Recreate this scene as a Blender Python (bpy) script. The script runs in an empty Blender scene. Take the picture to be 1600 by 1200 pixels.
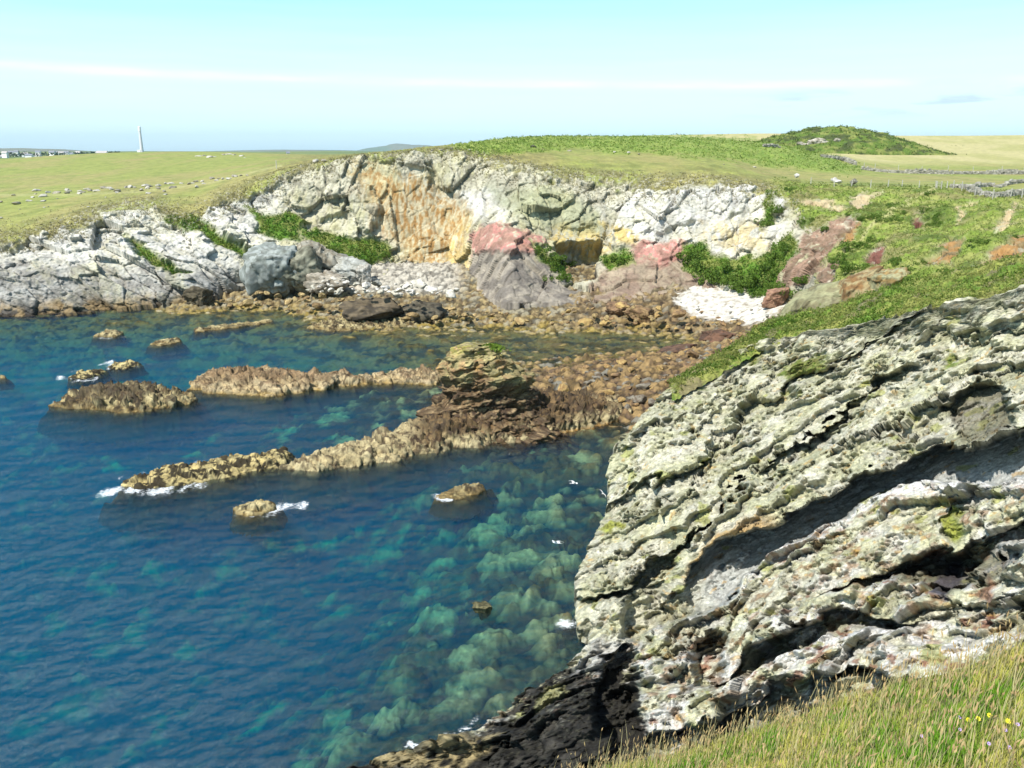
import bpy, math, random
import numpy as np
random.seed(7)
rng = np.random.default_rng(11)
R = math.radians
scene = bpy.context.scene
COL = scene.collection

# ------------------------------------------------------------------ camera
F_PX = 1331.0            # focal length in pixels of a 1600 x 1200 frame
PITCH = R(15.3)
EYE = np.array([0.0, 0.0, 25.0])
cam_data = bpy.data.cameras.new("camera")
cam_data.sensor_width = 36.0
cam_data.lens = F_PX / 1600.0 * 36.0
cam_data.clip_start = 0.1
cam_data.clip_end = 60000.0
cam = bpy.data.objects.new("camera", cam_data)
cam.location = EYE
cam.rotation_euler = (math.pi / 2 - PITCH, 0, 0)
COL.objects.link(cam)
scene.camera = cam

# ------------------------------------------------------------------ sun and sky
SUN_EL = R(52.0)
SUN_AZ_VEC = np.array([-0.66, -0.75]); SUN_AZ_VEC /= np.linalg.norm(SUN_AZ_VEC)   # towards the sun
sun_dir = np.array([SUN_AZ_VEC[0] * math.cos(SUN_EL), SUN_AZ_VEC[1] * math.cos(SUN_EL), math.sin(SUN_EL)])
sun_data = bpy.data.lights.new("sun", 'SUN')
sun_data.energy = 4.6
sun_data.angle = R(0.53)
sun_data.color = (1.0, 0.965, 0.90)
sun = bpy.data.objects.new("sun", sun_data)
import mathutils
sun.rotation_euler = mathutils.Vector((-sun_dir[0], -sun_dir[1], -sun_dir[2])).to_track_quat('-Z', 'Y').to_euler()
sun.location = (0, -20, 80)
COL.objects.link(sun)

world = bpy.data.worlds.new("World")
scene.world = world
world.use_nodes = True
nt = world.node_tree
nt.nodes.clear()
N = nt.nodes.new
out = N('ShaderNodeOutputWorld')
bg = N('ShaderNodeBackground'); bg.inputs['Strength'].default_value = 0.11
sky = N('ShaderNodeTexSky'); sky.sky_type = 'NISHITA'; sky.sun_disc = False
sky.sun_elevation = SUN_EL
sky.sun_rotation = math.atan2(SUN_AZ_VEC[0], SUN_AZ_VEC[1])
sky.air_density = 1.0; sky.dust_density = 0.6; sky.ozone_density = 1.6; sky.altitude = 20
tint = N('ShaderNodeMix'); tint.data_type = 'RGBA'; tint.blend_type = 'MULTIPLY'; tint.inputs[0].default_value = 1.0
tramp = None
tc = N('ShaderNodeTexCoord')
sep = N('ShaderNodeSeparateXYZ')
mp = N('ShaderNodeMapping'); mp.inputs['Scale'].default_value = (3.0, 3.0, 55.0); mp.inputs['Rotation'].default_value = (0, R(0.7), 0)
cn = N('ShaderNodeTexNoise'); cn.inputs['Scale'].default_value = 1.6; cn.inputs['Detail'].default_value = 6.0; cn.inputs['Roughness'].default_value = 0.55
def ramp(node_tree, pts, interp='LINEAR'):
    r = node_tree.nodes.new('ShaderNodeValToRGB')
    r.color_ramp.interpolation = interp
    els = r.color_ramp.elements
    while len(els) < len(pts): els.new(0.5)
    for e, (p, c) in zip(els, pts):
        e.position = p
        e.color = c if len(c) == 4 else (c[0], c[1], c[2], 1)
    return r
def g(v): return (v, v, v, 1)
L = nt.links.new
L(tc.outputs['Generated'], sep.inputs[0])
L(tc.outputs['Generated'], mp.inputs[0]); L(mp.outputs[0], cn.inputs[0])
# thin cloud veil: thickest in a band a few degrees over the horizon
band = ramp(nt, [(0.0, g(0.55)), (0.015, g(0.72)), (0.045, g(0.95)), (0.075, g(0.95)), (0.098, g(0.7)), (0.14, g(0.36)), (0.20, g(0.10)), (0.34, g(0.10))])
tramp = ramp(nt, [(0.0, (0.72, 1.08, 1.6)), (0.05, (0.92, 1.22, 1.46)), (0.12, (0.92, 1.4, 1.38)), (0.2, (0.8, 1.34, 1.34)), (0.5, (0.95, 1.08, 1.08))])
L(sep.outputs[2], tramp.inputs[0]); L(tramp.outputs[0], tint.inputs[7])
L(sep.outputs[2], band.inputs[0])
cr = ramp(nt, [(0.30, g(0.72)), (0.72, g(1.0))])
L(cn.outputs[0], cr.inputs[0])
veil = N('ShaderNodeMath'); veil.operation = 'MULTIPLY'
L(band.outputs[0], veil.inputs[0]); L(cr.outputs[0], veil.inputs[1])
# the narrow white streak (slightly tilted, elevation about five degrees)
st = N('ShaderNodeMath'); st.operation = 'MULTIPLY_ADD'; st.inputs[1].default_value = 0.014
L(sep.outputs[0], st.inputs[0]); L(sep.outputs[2], st.inputs[2])
streak = ramp(nt, [(0.0, g(0)), (0.0655, g(0.0)), (0.0705, g(0.95)), (0.0735, g(0.9)), (0.079, g(0)), (1, g(0))])
L(st.outputs[0], streak.inputs[0])
mp2 = N('ShaderNodeMapping'); mp2.inputs['Scale'].default_value = (4.0, 4.0, 30.0)
cn2 = N('ShaderNodeTexNoise'); cn2.inputs['Scale'].default_value = 1.5; cn2.inputs['Detail'].default_value = 5.0
L(tc.outputs['Generated'], mp2.inputs[0]); L(mp2.outputs[0], cn2.inputs[0])
cr2 = ramp(nt, [(0.36, g(0.0)), (0.6, g(1.0))]); L(cn2.outputs[0], cr2.inputs[0])
sm = N('ShaderNodeMath'); sm.operation = 'MULTIPLY'
L(streak.outputs[0], sm.inputs[0]); L(cr2.outputs[0], sm.inputs[1])
tot = N('ShaderNodeMath'); tot.operation = 'ADD'; tot.use_clamp = True
L(veil.outputs[0], tot.inputs[0]); tot.inputs[1].default_value = 0.0
streakmix = N('ShaderNodeMix'); streakmix.data_type = 'RGBA'; streakmix.inputs[7].default_value = (6.6, 6.8, 6.9, 1)
# a few small blue-grey clouds low on the right
mp3 = N('ShaderNodeMapping'); mp3.inputs['Scale'].default_value = (9.0, 9.0, 60.0)
cn3 = N('ShaderNodeTexNoise'); cn3.inputs['Scale'].default_value = 1.3; cn3.inputs['Detail'].default_value = 5.0
L(tc.outputs['Generated'], mp3.inputs[0]); L(mp3.outputs[0], cn3.inputs[0])
cr3 = ramp(nt, [(0.52, g(0.0)), (0.62, g(1.0))]); L(cn3.outputs[0], cr3.inputs[0])
bd3 = ramp(nt, [(0.032, g(0)), (0.042, g(1)), (0.055, g(1)), (0.066, g(0))]); L(sep.outputs[2], bd3.inputs[0])
rt3 = ramp(nt, [(0.20, g(0)), (0.32, g(0.75))]); L(sep.outputs[0], rt3.inputs[0])
k1 = N('ShaderNodeMath'); k1.operation = 'MULTIPLY'; L(cr3.outputs[0], k1.inputs[0]); L(bd3.outputs[0], k1.inputs[1])
k2 = N('ShaderNodeMath'); k2.operation = 'MULTIPLY'; L(k1.outputs[0], k2.inputs[0]); L(rt3.outputs[0], k2.inputs[1])
greymix = N('ShaderNodeMix'); greymix.data_type = 'RGBA'; greymix.inputs[7].default_value = (4.0, 5.2, 6.1, 1)
cloud = N('ShaderNodeMix'); cloud.data_type = 'RGBA'
cloud.inputs[7].default_value = (5.5, 6.9, 7.6, 1)
L(sky.outputs[0], tint.inputs[6])
L(tint.outputs[2], cloud.inputs[6]); L(tot.outputs[0], cloud.inputs[0])
L(cloud.outputs[2], streakmix.inputs[6]); L(sm.outputs[0], streakmix.inputs[0])
L(streakmix.outputs[2], greymix.inputs[6]); L(k2.outputs[0], greymix.inputs[0])
L(greymix.outputs[2], bg.inputs[0]); L(bg.outputs[0], out.inputs[0])

scene.view_settings.view_transform = 'Standard'
scene.view_settings.look = 'None'
scene.view_settings.gamma = 1.0
scene.view_settings.exposure = 0.6
scene.cycles.max_bounces = 6
scene.cycles.diffuse_bounces = 2
scene.cycles.glossy_bounces = 2
scene.cycles.transparent_max_bounces = 8
scene.cycles.volume_bounces = 0
scene.cycles.caustics_reflective = False
scene.cycles.caustics_refractive = False
scene.cycles.use_denoising = True
HAZE_DENSITY = 3.6e-5

# ------------------------------------------------------------------ helpers: pixel rays, noise, meshes
CP, SP = math.cos(PITCH), math.sin(PITCH)
def ray(px, py):
    """direction (x, y, z) through photo pixel, scaled so that y = 1"""
    px = np.asarray(px, float); py = np.asarray(py, float)
    a = (px - 800.0) / F_PX
    b = (600.0 - py) / F_PX
    y = CP + b * SP
    z = -SP + b * CP
    return np.stack(np.broadcast_arrays(a / y, np.ones_like(a / y), z / y), -1)
def P(px, py, Y):
    return EYE + ray(px, py) * np.asarray(Y, float)[..., None]
def Pz(px, py, z=0.0):
    d = ray(px, py)
    t = (np.asarray(z, float) - EYE[2]) / d[..., 2]
    return EYE + d * t[..., None]
def pix(V):
    """world -> photo pixel"""
    d = V - EYE
    c = d[..., 1] * CP - d[..., 2] * SP
    u = d[..., 1] * SP + d[..., 2] * CP
    return 800 + F_PX * d[..., 0] / c, 600 - F_PX * u / c

U32 = np.uint32
def _hash(ix, iy, iz, seed):
    with np.errstate(over='ignore'):
        n = ix.astype(U32) * U32(374761393) + iy.astype(U32) * U32(668265263) + iz.astype(U32) * U32(2246822519) + U32(seed * 977 + 13) * U32(3266489917)
        n = (n ^ (n >> U32(13))) * U32(1274126177)
        n = (n ^ (n >> U32(15))) * U32(2246822519)
        return n ^ (n >> U32(16))
def perlin(p, seed=0):
    p = np.asarray(p, np.float32)
    i = np.floor(p).astype(np.int64); f = (p - i).astype(np.float32)
    w = f * f * f * (f * (f * 6 - 15) + 10)
    tot = np.zeros(p.shape[:-1], np.float32)
    for dx in (0, 1):
        wx = w[..., 0] if dx else 1 - w[..., 0]
        for dy in (0, 1):
            wy = w[..., 1] if dy else 1 - w[..., 1]
            for dz in (0, 1):
                wz = w[..., 2] if dz else 1 - w[..., 2]
                n = _hash(i[..., 0] + dx, i[..., 1] + dy, i[..., 2] + dz, seed)
                gx = (n & U32(1023)).astype(np.float32) / 511.5 - 1
                gy = ((n >> U32(10)) & U32(1023)).astype(np.float32) / 511.5 - 1
                gz = ((n >> U32(20)) & U32(1023)).astype(np.float32) / 511.5 - 1
                tot += wx * wy * wz * (gx * (f[..., 0] - dx) + gy * (f[..., 1] - dy) + gz * (f[..., 2] - dz))
    return tot * 1.3
def fbm(p, octaves=4, seed=0, gain=0.5):
    a, s, t = 1.0, 1.0, 0.0
    for o in range(octaves):
        t = t + a * perlin(p * s + o * 17.3, seed + o)
        a *= gain; s *= 2.03
    return t
def ridged(p, octaves=4, seed=0, gain=0.5):
    a, s, t = 1.0, 1.0, 0.0
    for o in range(octaves):
        t = t + a * (1 - 2 * np.abs(perlin(p * s + o * 9.1, seed + o)))
        a *= gain; s *= 2.03
    return t
def worley(p, seed=0):
    p = np.asarray(p, np.float32)
    i = np.floor(p).astype(np.int64)
    f1 = np.full(p.shape[:-1], 1e9, np.float32); f2 = f1.copy()
    rid = np.zeros(p.shape[:-1], U32); vec = np.zeros(p.shape, np.float32)
    for dx in (-1, 0, 1):
        for dy in (-1, 0, 1):
            for dz in (-1, 0, 1):
                cx, cy, cz = i[..., 0] + dx, i[..., 1] + dy, i[..., 2] + dz
                n = _hash(cx, cy, cz, seed)
                d = np.stack([p[..., 0] - cx - (n & U32(1023)).astype(np.float32) / 1023,
                              p[..., 1] - cy - ((n >> U32(10)) & U32(1023)).astype(np.float32) / 1023,
                              p[..., 2] - cz - ((n >> U32(20)) & U32(1023)).astype(np.float32) / 1023], -1)
                q = (d * d).sum(-1)
                m = q < f1
                f2 = np.where(m, f1, np.minimum(f2, q))
                f1 = np.where(m, q, f1)
                rid = np.where(m, n, rid)
                vec = np.where(m[..., None], d, vec)
    return np.sqrt(f1), np.sqrt(f2), rid, vec
def facet(p, seed=0, tilt=0.8):
    """broken-rock relief: every cell a tilted plane; returns height, distance to the cell edge, cell random"""
    f1, f2, rid, vec = worley(p, seed)
    r2 = _hash(rid, rid >> U32(3), rid, seed + 5)
    gx = (r2 & U32(1023)).astype(np.float32) / 511.5 - 1
    gy = ((r2 >> U32(10)) & U32(1023)).astype(np.float32) / 511.5 - 1
    gz = ((r2 >> U32(20)) & U32(1023)).astype(np.float32) / 511.5 - 1
    rnd = (rid & U32(255)).astype(np.float32) / 255
    h = (rnd - 0.5) + tilt * (vec[..., 0] * gx + vec[..., 1] * gy + vec[..., 2] * gz)
    return h, f2 - f1, rnd
def smooth(a, b, x):
    t = np.clip((x - a) / (b - a), 0, 1)
    return t * t * (3 - 2 * t)
def mix(a, b, m):
    a = np.asarray(a, float); b = np.asarray(b, float); m = np.asarray(m, float)
    if a.ndim == 1 or b.ndim == 1 or a.ndim > m.ndim: m = m[..., None]
    return a * (1 - m) + b * m
def seg_dist(PX, PY, pts, closed=False):
    pts = np.asarray(pts, float)
    n = len(pts); best = np.full(PX.shape, 1e18)
    for k in range(n if closed else n - 1):
        a, b = pts[k], pts[(k + 1) % n]
        ab = b - a; ll = (ab ** 2).sum() + 1e-9
        t = np.clip(((PX - a[0]) * ab[0] + (PY - a[1]) * ab[1]) / ll, 0, 1)
        dx = PX - a[0] - t * ab[0]; dy = PY - a[1] - t * ab[1]
        best = np.minimum(best, dx * dx + dy * dy)
    return np.sqrt(best)
def poly_sd(PX, PY, pts):
    """signed distance, positive inside"""
    pts = np.asarray(pts, float); n = len(pts)
    ins = np.zeros(PX.shape, bool)
    for k in range(n):
        x1, y1 = pts[k]; x2, y2 = pts[(k + 1) % n]
        c = (y1 > PY) != (y2 > PY)
        xi = (x2 - x1) * (PY - y1) / ((y2 - y1) if y2 != y1 else 1e-9) + x1
        ins ^= c & (PX < xi)
    d = seg_dist(PX, PY, pts, True)
    return np.where(ins, d, -d)
def pmask(PX, PY, pts, soft=6.0):
    pts = np.asarray(pts, float)
    x0, y0 = pts.min(0) - 4 * soft; x1, y1 = pts.max(0) + 4 * soft
    sel = (PX > x0) & (PX < x1) & (PY > y0) & (PY < y1)
    o = np.zeros(PX.shape)
    if sel.any(): o[sel] = smooth(-soft, soft, poly_sd(PX[sel], PY[sel], pts))
    return o
def lmask(PX, PY, pts, width):
    """1 on a polyline, falling to 0 at the given width"""
    pts = np.asarray(pts, float)
    x0, y0 = pts.min(0) - width; x1, y1 = pts.max(0) + width
    sel = (PX > x0) & (PX < x1) & (PY > y0) & (PY < y1)
    o = np.zeros(PX.shape)
    if sel.any(): o[sel] = 1 - smooth(0, width, seg_dist(PX[sel], PY[sel], pts))
    return o
def pchip(x, y, xi):
    """monotone cubic interpolation along axis 0 of y"""
    x = np.asarray(x, float); y = np.asarray(y, float)
    h = np.diff(x); sh = (-1,) + (1,) * (y.ndim - 1)
    dl = np.diff(y, axis=0) / h.reshape(sh)
    m = np.zeros_like(y)
    a, b = dl[:-1], dl[1:]
    w1 = (2 * h[1:] + h[:-1]).reshape(sh); w2 = (h[1:] + 2 * h[:-1]).reshape(sh)
    with np.errstate(divide='ignore', invalid='ignore'):
        hm = (w1 + w2) / (w1 / a + w2 / b)
    m[1:-1] = np.where(a * b > 0, hm, 0)
    m[0], m[-1] = dl[0], dl[-1]
    k = np.clip(np.searchsorted(x, xi) - 1, 0, len(x) - 2)
    t = ((xi - x[k]) / h[k]).reshape(sh); hh = h[k].reshape(sh)
    t2, t3 = t * t, t * t * t
    return (2 * t3 - 3 * t2 + 1) * y[k] + (t3 - 2 * t2 + t) * hh * m[k] + (-2 * t3 + 3 * t2) * y[k + 1] + (t3 - t2) * hh * m[k + 1]
def tps_fit(X, v, reg=1e-3):
    X = np.asarray(X, float); v = np.asarray(v, float)
    mu = X.mean(0); sc = X.std() + 1e-9
    A = (X - mu) / sc; n = len(A)
    d = np.sqrt(((A[:, None] - A[None]) ** 2).sum(-1))
    K = d * d * np.log(d + 1e-9) + reg * np.eye(n)
    Q = np.concatenate([np.ones((n, 1)), A], 1)
    M = np.block([[K, Q], [Q.T, np.zeros((3, 3))]])
    w = np.linalg.solve(M, np.concatenate([v, np.zeros(3)]))
    def f(Xi):
        B = (np.asarray(Xi, float).reshape(-1, 2) - mu) / sc
        o = w[n] + B @ w[n + 1:]
        for k in range(n):
            q = ((B - A[k]) ** 2).sum(-1) + 1e-12
            o += w[k] * 0.5 * q * np.log(q)
        return o.reshape(np.asarray(Xi).shape[:-1])
    return f
def normals(V):
    n = np.cross(np.gradient(V, axis=1), np.gradient(V, axis=0))
    n /= np.linalg.norm(n, axis=-1, keepdims=True) + 1e-9
    return n
def toward(n, V, ref=EYE):
    s = np.sign((n * (ref - V)).sum(-1).mean())
    return n * s
def blur(A, it):
    for _ in range(it):
        A = np.concatenate([A[:1], (A[:-2] + 2 * A[1:-1] + A[2:]) / 4, A[-1:]], 0)
        A = np.concatenate([A[:, :1], (A[:, :-2] + 2 * A[:, 1:-1] + A[:, 2:]) / 4, A[:, -1:]], 1)
    return A

def link_mesh(name, verts, faces, mat, parent=None, col=None, smooth_shade=True, attrs=None):
    """verts (n,3); faces int array (m,3|4) or list of such arrays"""
    me = bpy.data.meshes.new(name)
    fl = faces if isinstance(faces, list) else [faces]
    fl = [np.asarray(f, np.int32) for f in fl if len(f)]
    nl = sum(f.size for f in fl); nf = sum(len(f) for f in fl)
    me.vertices.add(len(verts)); me.loops.add(nl); me.polygons.add(nf)
    me.vertices.foreach_set('co', np.asarray(verts, np.float32).ravel())
    me.loops.foreach_set('vertex_index', np.concatenate([f.ravel() for f in fl]))
    tot_ = np.concatenate([np.full(len(f), f.shape[1], np.int32) for f in fl])
    st_ = np.concatenate([[0], np.cumsum(tot_)[:-1]]).astype(np.int32)
    me.polygons.foreach_set('loop_start', st_)
    me.polygons.foreach_set('loop_total', tot_)
    me.polygons.foreach_set('use_smooth', np.full(nf, smooth_shade))
    me.update(calc_edges=True)
    if col is not None:
        at = me.color_attributes.new('Col', 'FLOAT_COLOR', 'POINT')
        c4 = np.ones((len(verts), 4), np.float32); c4[:, :3] = np.clip(np.asarray(col).reshape(-1, 3), 0.004, 0.9)
        at.data.foreach_set('color', c4.ravel())
    for an, av in (attrs or {}).items():
        at = me.attributes.new(an, 'FLOAT', 'POINT')
        at.data.foreach_set('value', np.asarray(av, np.float32).ravel())
    if mat: me.materials.append(mat)
    o = bpy.data.objects.new(name, me)
    COL.objects.link(o)
    if parent: o.parent = parent
    return o
def grid_faces(n, m, flip=False, keep=None):
    i = np.arange(n * m).reshape(n, m)
    f = np.stack([i[:-1, :-1], i[:-1, 1:], i[1:, 1:], i[1:, :-1]], -1).reshape(-1, 4)
    if flip: f = f[:, ::-1]
    if keep is not None:
        k = keep[:-1, :-1] & keep[:-1, 1:] & keep[1:, 1:] & keep[1:, :-1]
        f = f[k.ravel()]
    return f
def grid_mesh(name, V, mat, col=None, parent=None, keep=None, attrs=None):
    n, m = V.shape[:2]
    nn = np.cross(V[1:, :-1] - V[:-1, :-1], V[:-1, 1:] - V[:-1, :-1])
    # face orientation: make faces look upwards / to the camera on average
    s = ((EYE - V[:-1, :-1]) * nn).sum(-1)
    flip = s.mean() > 0
    return link_mesh(name, V.reshape(-1, 3), grid_faces(n, m, flip, keep), mat, parent, None if col is None else col.reshape(-1, 3), True, attrs)
def tag(o, label=None, cat=None, group=None, kind=None):
    if label: o['label'] = label
    if cat: o['category'] = cat
    if group: o['group'] = group
    if kind: o['kind'] = kind
    return o
def empty(name, loc, label, cat, group=None):
    o = bpy.data.objects.new(name, None)
    o.location = loc; o.empty_display_size = 0.3
    COL.objects.link(o)
    return tag(o, label, cat, group)
def S(*c):
    """albedo that shows as this sRGB colour in full sun"""
    c = np.array(c, float) / 255
    return np.where(c <= 0.04045, c / 12.92, ((c + 0.055) / 1.055) ** 2.4) / 1.5

# ------------------------------------------------------------------ materials
def surf_mat(name, scale=1.0, bump=0.3, bump_dist=0.1, var=0.35, rough=0.9, fine=8.0, spots=None):
    m = bpy.data.materials.new(name); m.use_nodes = True
    t = m.node_tree; t.nodes.clear(); Nn = t.nodes.new; Lk = t.links.new
    o = Nn('ShaderNodeOutputMaterial'); b = Nn('ShaderNodeBsdfPrincipled')
    b.inputs['Roughness'].default_value = rough
    b.inputs['Specular IOR Level'].default_value = 0.25
    a = Nn('ShaderNodeVertexColor'); a.layer_name = 'Col'
    tcn = Nn('ShaderNodeTexCoord')
    n1 = Nn('ShaderNodeTexNoise'); n1.inputs['Scale'].default_value = fine * scale; n1.inputs['Detail'].default_value = 7; n1.inputs['Roughness'].default_value = 0.68
    n2 = Nn('ShaderNodeTexNoise'); n2.inputs['Scale'].default_value = fine * 0.22 * scale; n2.inputs['Detail'].default_value = 5
    Lk(tcn.outputs['Object'], n1.inputs['Vector']); Lk(tcn.outputs['Object'], n2.inputs['Vector'])
    r1 = ramp(t, [(0.30, g(1 - var)), (0.70, g(1 + var))]); Lk(n1.outputs[0], r1.inputs[0])
    r2 = ramp(t, [(0.32, g(1 - var * 0.7)), (0.68, g(1 + var * 0.7))]); Lk(n2.outputs[0], r2.inputs[0])
    m1 = Nn('ShaderNodeMix'); m1.data_type = 'RGBA'; m1.blend_type = 'MULTIPLY'; m1.inputs[0].default_value = 1
    m2 = Nn('ShaderNodeMix'); m2.data_type = 'RGBA'; m2.blend_type = 'MULTIPLY'; m2.inputs[0].default_value = 1
    Lk(a.outputs[0], m1.inputs[6]); Lk(r1.outputs[0], m1.inputs[7])
    Lk(m1.outputs[2], m2.inputs[6]); Lk(r2.outputs[0], m2.inputs[7])
    last = m2.outputs[2]
    if spots:
        for (colr, sc_, lo, hi) in spots:
            n3 = Nn('ShaderNodeTexNoise'); n3.inputs['Scale'].default_value = sc_; n3.inputs['Detail'].default_value = 6; n3.inputs['Roughness'].default_value = 0.6
            Lk(tcn.outputs['Object'], n3.inputs['Vector'])
            r3 = ramp(t, [(lo, g(0)), (hi, g(1))]); Lk(n3.outputs[0], r3.inputs[0])
            m3 = Nn('ShaderNodeMix'); m3.data_type = 'RGBA'; m3.inputs[7].default_value = (*colr, 1)
            Lk(r3.outputs[0], m3.inputs[0]); Lk(last, m3.inputs[6]); last = m3.outputs[2]
    Lk(last, b.inputs['Base Color'])
    bp = Nn('ShaderNodeBump'); bp.inputs['Strength'].default_value = bump; bp.inputs['Distance'].default_value = bump_dist
    Lk(n1.outputs[0], bp.inputs['Height']); Lk(bp.outputs[0], b.inputs['Normal'])
    Lk(b.outputs[0], o.inputs[0])
    return m
def plain_mat(name, colr, rough=0.8, var=0.2, scale=6.0):
    m = bpy.data.materials.new(name); m.use_nodes = True
    t = m.node_tree; b = t.nodes['Principled BSDF']
    b.inputs['Roughness'].default_value = rough; b.inputs['Specular IOR Level'].default_value = 0.25
    n1 = t.nodes.new('ShaderNodeTexNoise'); n1.inputs['Scale'].default_value = scale; n1.inputs['Detail'].default_value = 5
    tcn = t.nodes.new('ShaderNodeTexCoord'); t.links.new(tcn.outputs['Object'], n1.inputs['Vector'])
    c = np.array(colr)
    r = ramp(t, [(0.3, tuple(c * (1 - var))), (0.7, tuple(np.clip(c * (1 + var), 0, 0.95)))])
    t.links.new(n1.outputs[0], r.inputs[0]); t.links.new(r.outputs[0], b.inputs['Base Color'])
    return m
M_FAR = surf_mat('far_cliff_rock', 1.0, 0.35, 0.15, 0.22, 0.92, 2.2)
M_NEAR = surf_mat('near_cliff_rock', 1.0, 0.55, 0.06, 0.30, 0.9, 9.0)
M_SHORE = surf_mat('shore_rock', 1.0, 0.35, 0.1, 0.28, 0.85, 4.0)
M_REEF = surf_mat('reef_rock', 1.0, 0.5, 0.1, 0.35, 0.85, 5.0)
M_TURF = surf_mat('turf', 1.0, 0.4, 0.1, 0.30, 0.95, 6.0)

# ------------------------------------------------------------------ the far headland: cliffs, plateau, fields
# columns of (photo row, distance) read at the same bearings; rows: foot, three ledges, cliff top, plateau, ..., far crest
HX = [-250, 0, 100, 200, 300, 400, 500, 600, 700, 800, 900, 1000, 1100, 1200, 1300, 1400, 1500, 1600, 1850]
HT = {
 -250: [(540,126),(490,128),(445,133),(405,140),(370,148),(330,175),(295,250),(270,330),(255,400),(250,450)],
 0:    [(506,130),(470,133),(430,137),(395,142),(360,150),(320,180),(290,250),(265,340),(254,400),(248,450)],
 100:  [(495,133),(460,136),(420,140),(380,145),(345,152),(310,185),(283,255),(260,340),(247,400),(242,445)],
 200:  [(483,138),(450,140),(410,143),(365,149),(330,155),(300,188),(275,260),(255,340),(243,400),(238,435)],
 300:  [(470,141),(440,143),(405,146),(365,152),(322,160),(292,187),(270,260),(252,330),(241,390),(237,425)],
 400:  [(448,150),(415,150),(375,155),(330,161),(290,166),(270,185),(259,250),(249,320),(242,370),(239,405)],
 500:  [(446,150),(410,151),(375,158),(320,163),(258,168),(250,185),(246.5,250),(244,310),(242.5,350),(241.5,385)],
 600:  [(445,151),(415,156),(375,160),(310,163),(243,168),(239.5,180),(239,230),(240,300),(240.5,350),(241,400)],
 700:  [(445,150),(415,157),(370,160),(300,164),(240,169),(231,180),(228,212),(232,270),(236,340),(238,420)],
 800:  [(476,131),(425,137),(362,147),(310,157),(262,163),(240,175),(223,202),(216,240),(222,320),(226,440)],
 900:  [(474,132),(430,143),(375,151),(325,154),(283,160),(252,175),(230,205),(213.5,248),(220,330),(219,450)],
 1000: [(470,133),(425,141),(380,148),(335,152),(288,158),(257,175),(234,205),(215.5,252),(222,330),(212,455)],
 1100: [(466,134),(430,140),(385,145),(340,148),(290,153),(263,170),(243,200),(219,258),(225,330),(210,460)],
 1200: [(478,128),(430,132),(385,138),(345,143),(298,150),(280,166),(262,200),(225,262),(229,330),(208.5,460)],
 1300: [(500,100),(440,108),(400,118),(355,130),(318,142),(290,158),(273,190),(249,252),(240,320),(211,460)],
 1400: [(470,88),(425,95),(390,108),(350,124),(320,138),(293,152),(279,186),(266,240),(241,325),(212,460)],
 1500: [(460,78),(425,83),(395,92),(360,110),(325,128),(297,148),(280,182),(267,236),(241,325),(212,460)],
 1600: [(455,66),(425,72),(395,80),(365,95),(330,115),(305,140),(283,176),(268,232),(240,325),(211,460)],
 1850: [(450,55),(415,60),(385,66),(360,78),(335,95),(312,120),(288,162),(270,225),(240,325),(208,460)],
}
tabY = np.array([[HT[x][k][1] for x in HX] for k in range(10)], float)
tabP = np.array([[HT[x][k][0] for x in HX] for k in range(10)], float)
SEG = [58, 58, 62, 60, 40, 30, 30, 26, 16]
vv = np.concatenate([np.linspace(k, k + 1, s, endpoint=False) for k, s in enumerate(SEG)] + [[9.0]])
uu = np.concatenate([np.linspace(-250, 0, 60, endpoint=False), np.linspace(0, 1600, 1180, endpoint=False), np.linspace(1600, 1850, 50)])
def table(tab):
    a = pchip(np.array(HX, float), tab.T, uu)          # columns
    return pchip(np.arange(10.0), a.T, vv)
hPY = table(tabP); hY = table(tabY)
hPX = np.broadcast_to(uu[None, :], hPY.shape).copy()
V = P(hPX, hPY, hY)
V = np.stack([blur(V[..., k], 5) for k in range(3)], -1)
V[..., 2] += 0.9 * fbm(V * 0.11, 3, 47) * np.clip(pmask(hPX, hPY, [(1230, 470), (1260, 330), (1320, 305), (1700, 310), (1700, 470)], 25), 0, 1) * smooth(0.3, 0.8, np.broadcast_to(vv[:, None], hPY.shape)) * smooth(5.0, 4.4, np.broadcast_to(vv[:, None], hPY.shape))
Nn_ = toward(normals(np.stack([blur(V[..., k], 14) for k in range(3)], -1)), V)
hv = np.broadcast_to(vv[:, None], hPY.shape)

wn = np.stack([fbm(V * 0.16, 4, 3), fbm(V * 0.16, 4, 23)], -1)
wn2 = np.stack([fbm(V * 0.7, 3, 5), fbm(V * 0.7, 3, 29)], -1)
wx = hPX + wn[..., 0] * 14 + wn2[..., 0] * 5
wy = hPY + wn[..., 1] * 9 + wn2[..., 1] * 4
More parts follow.
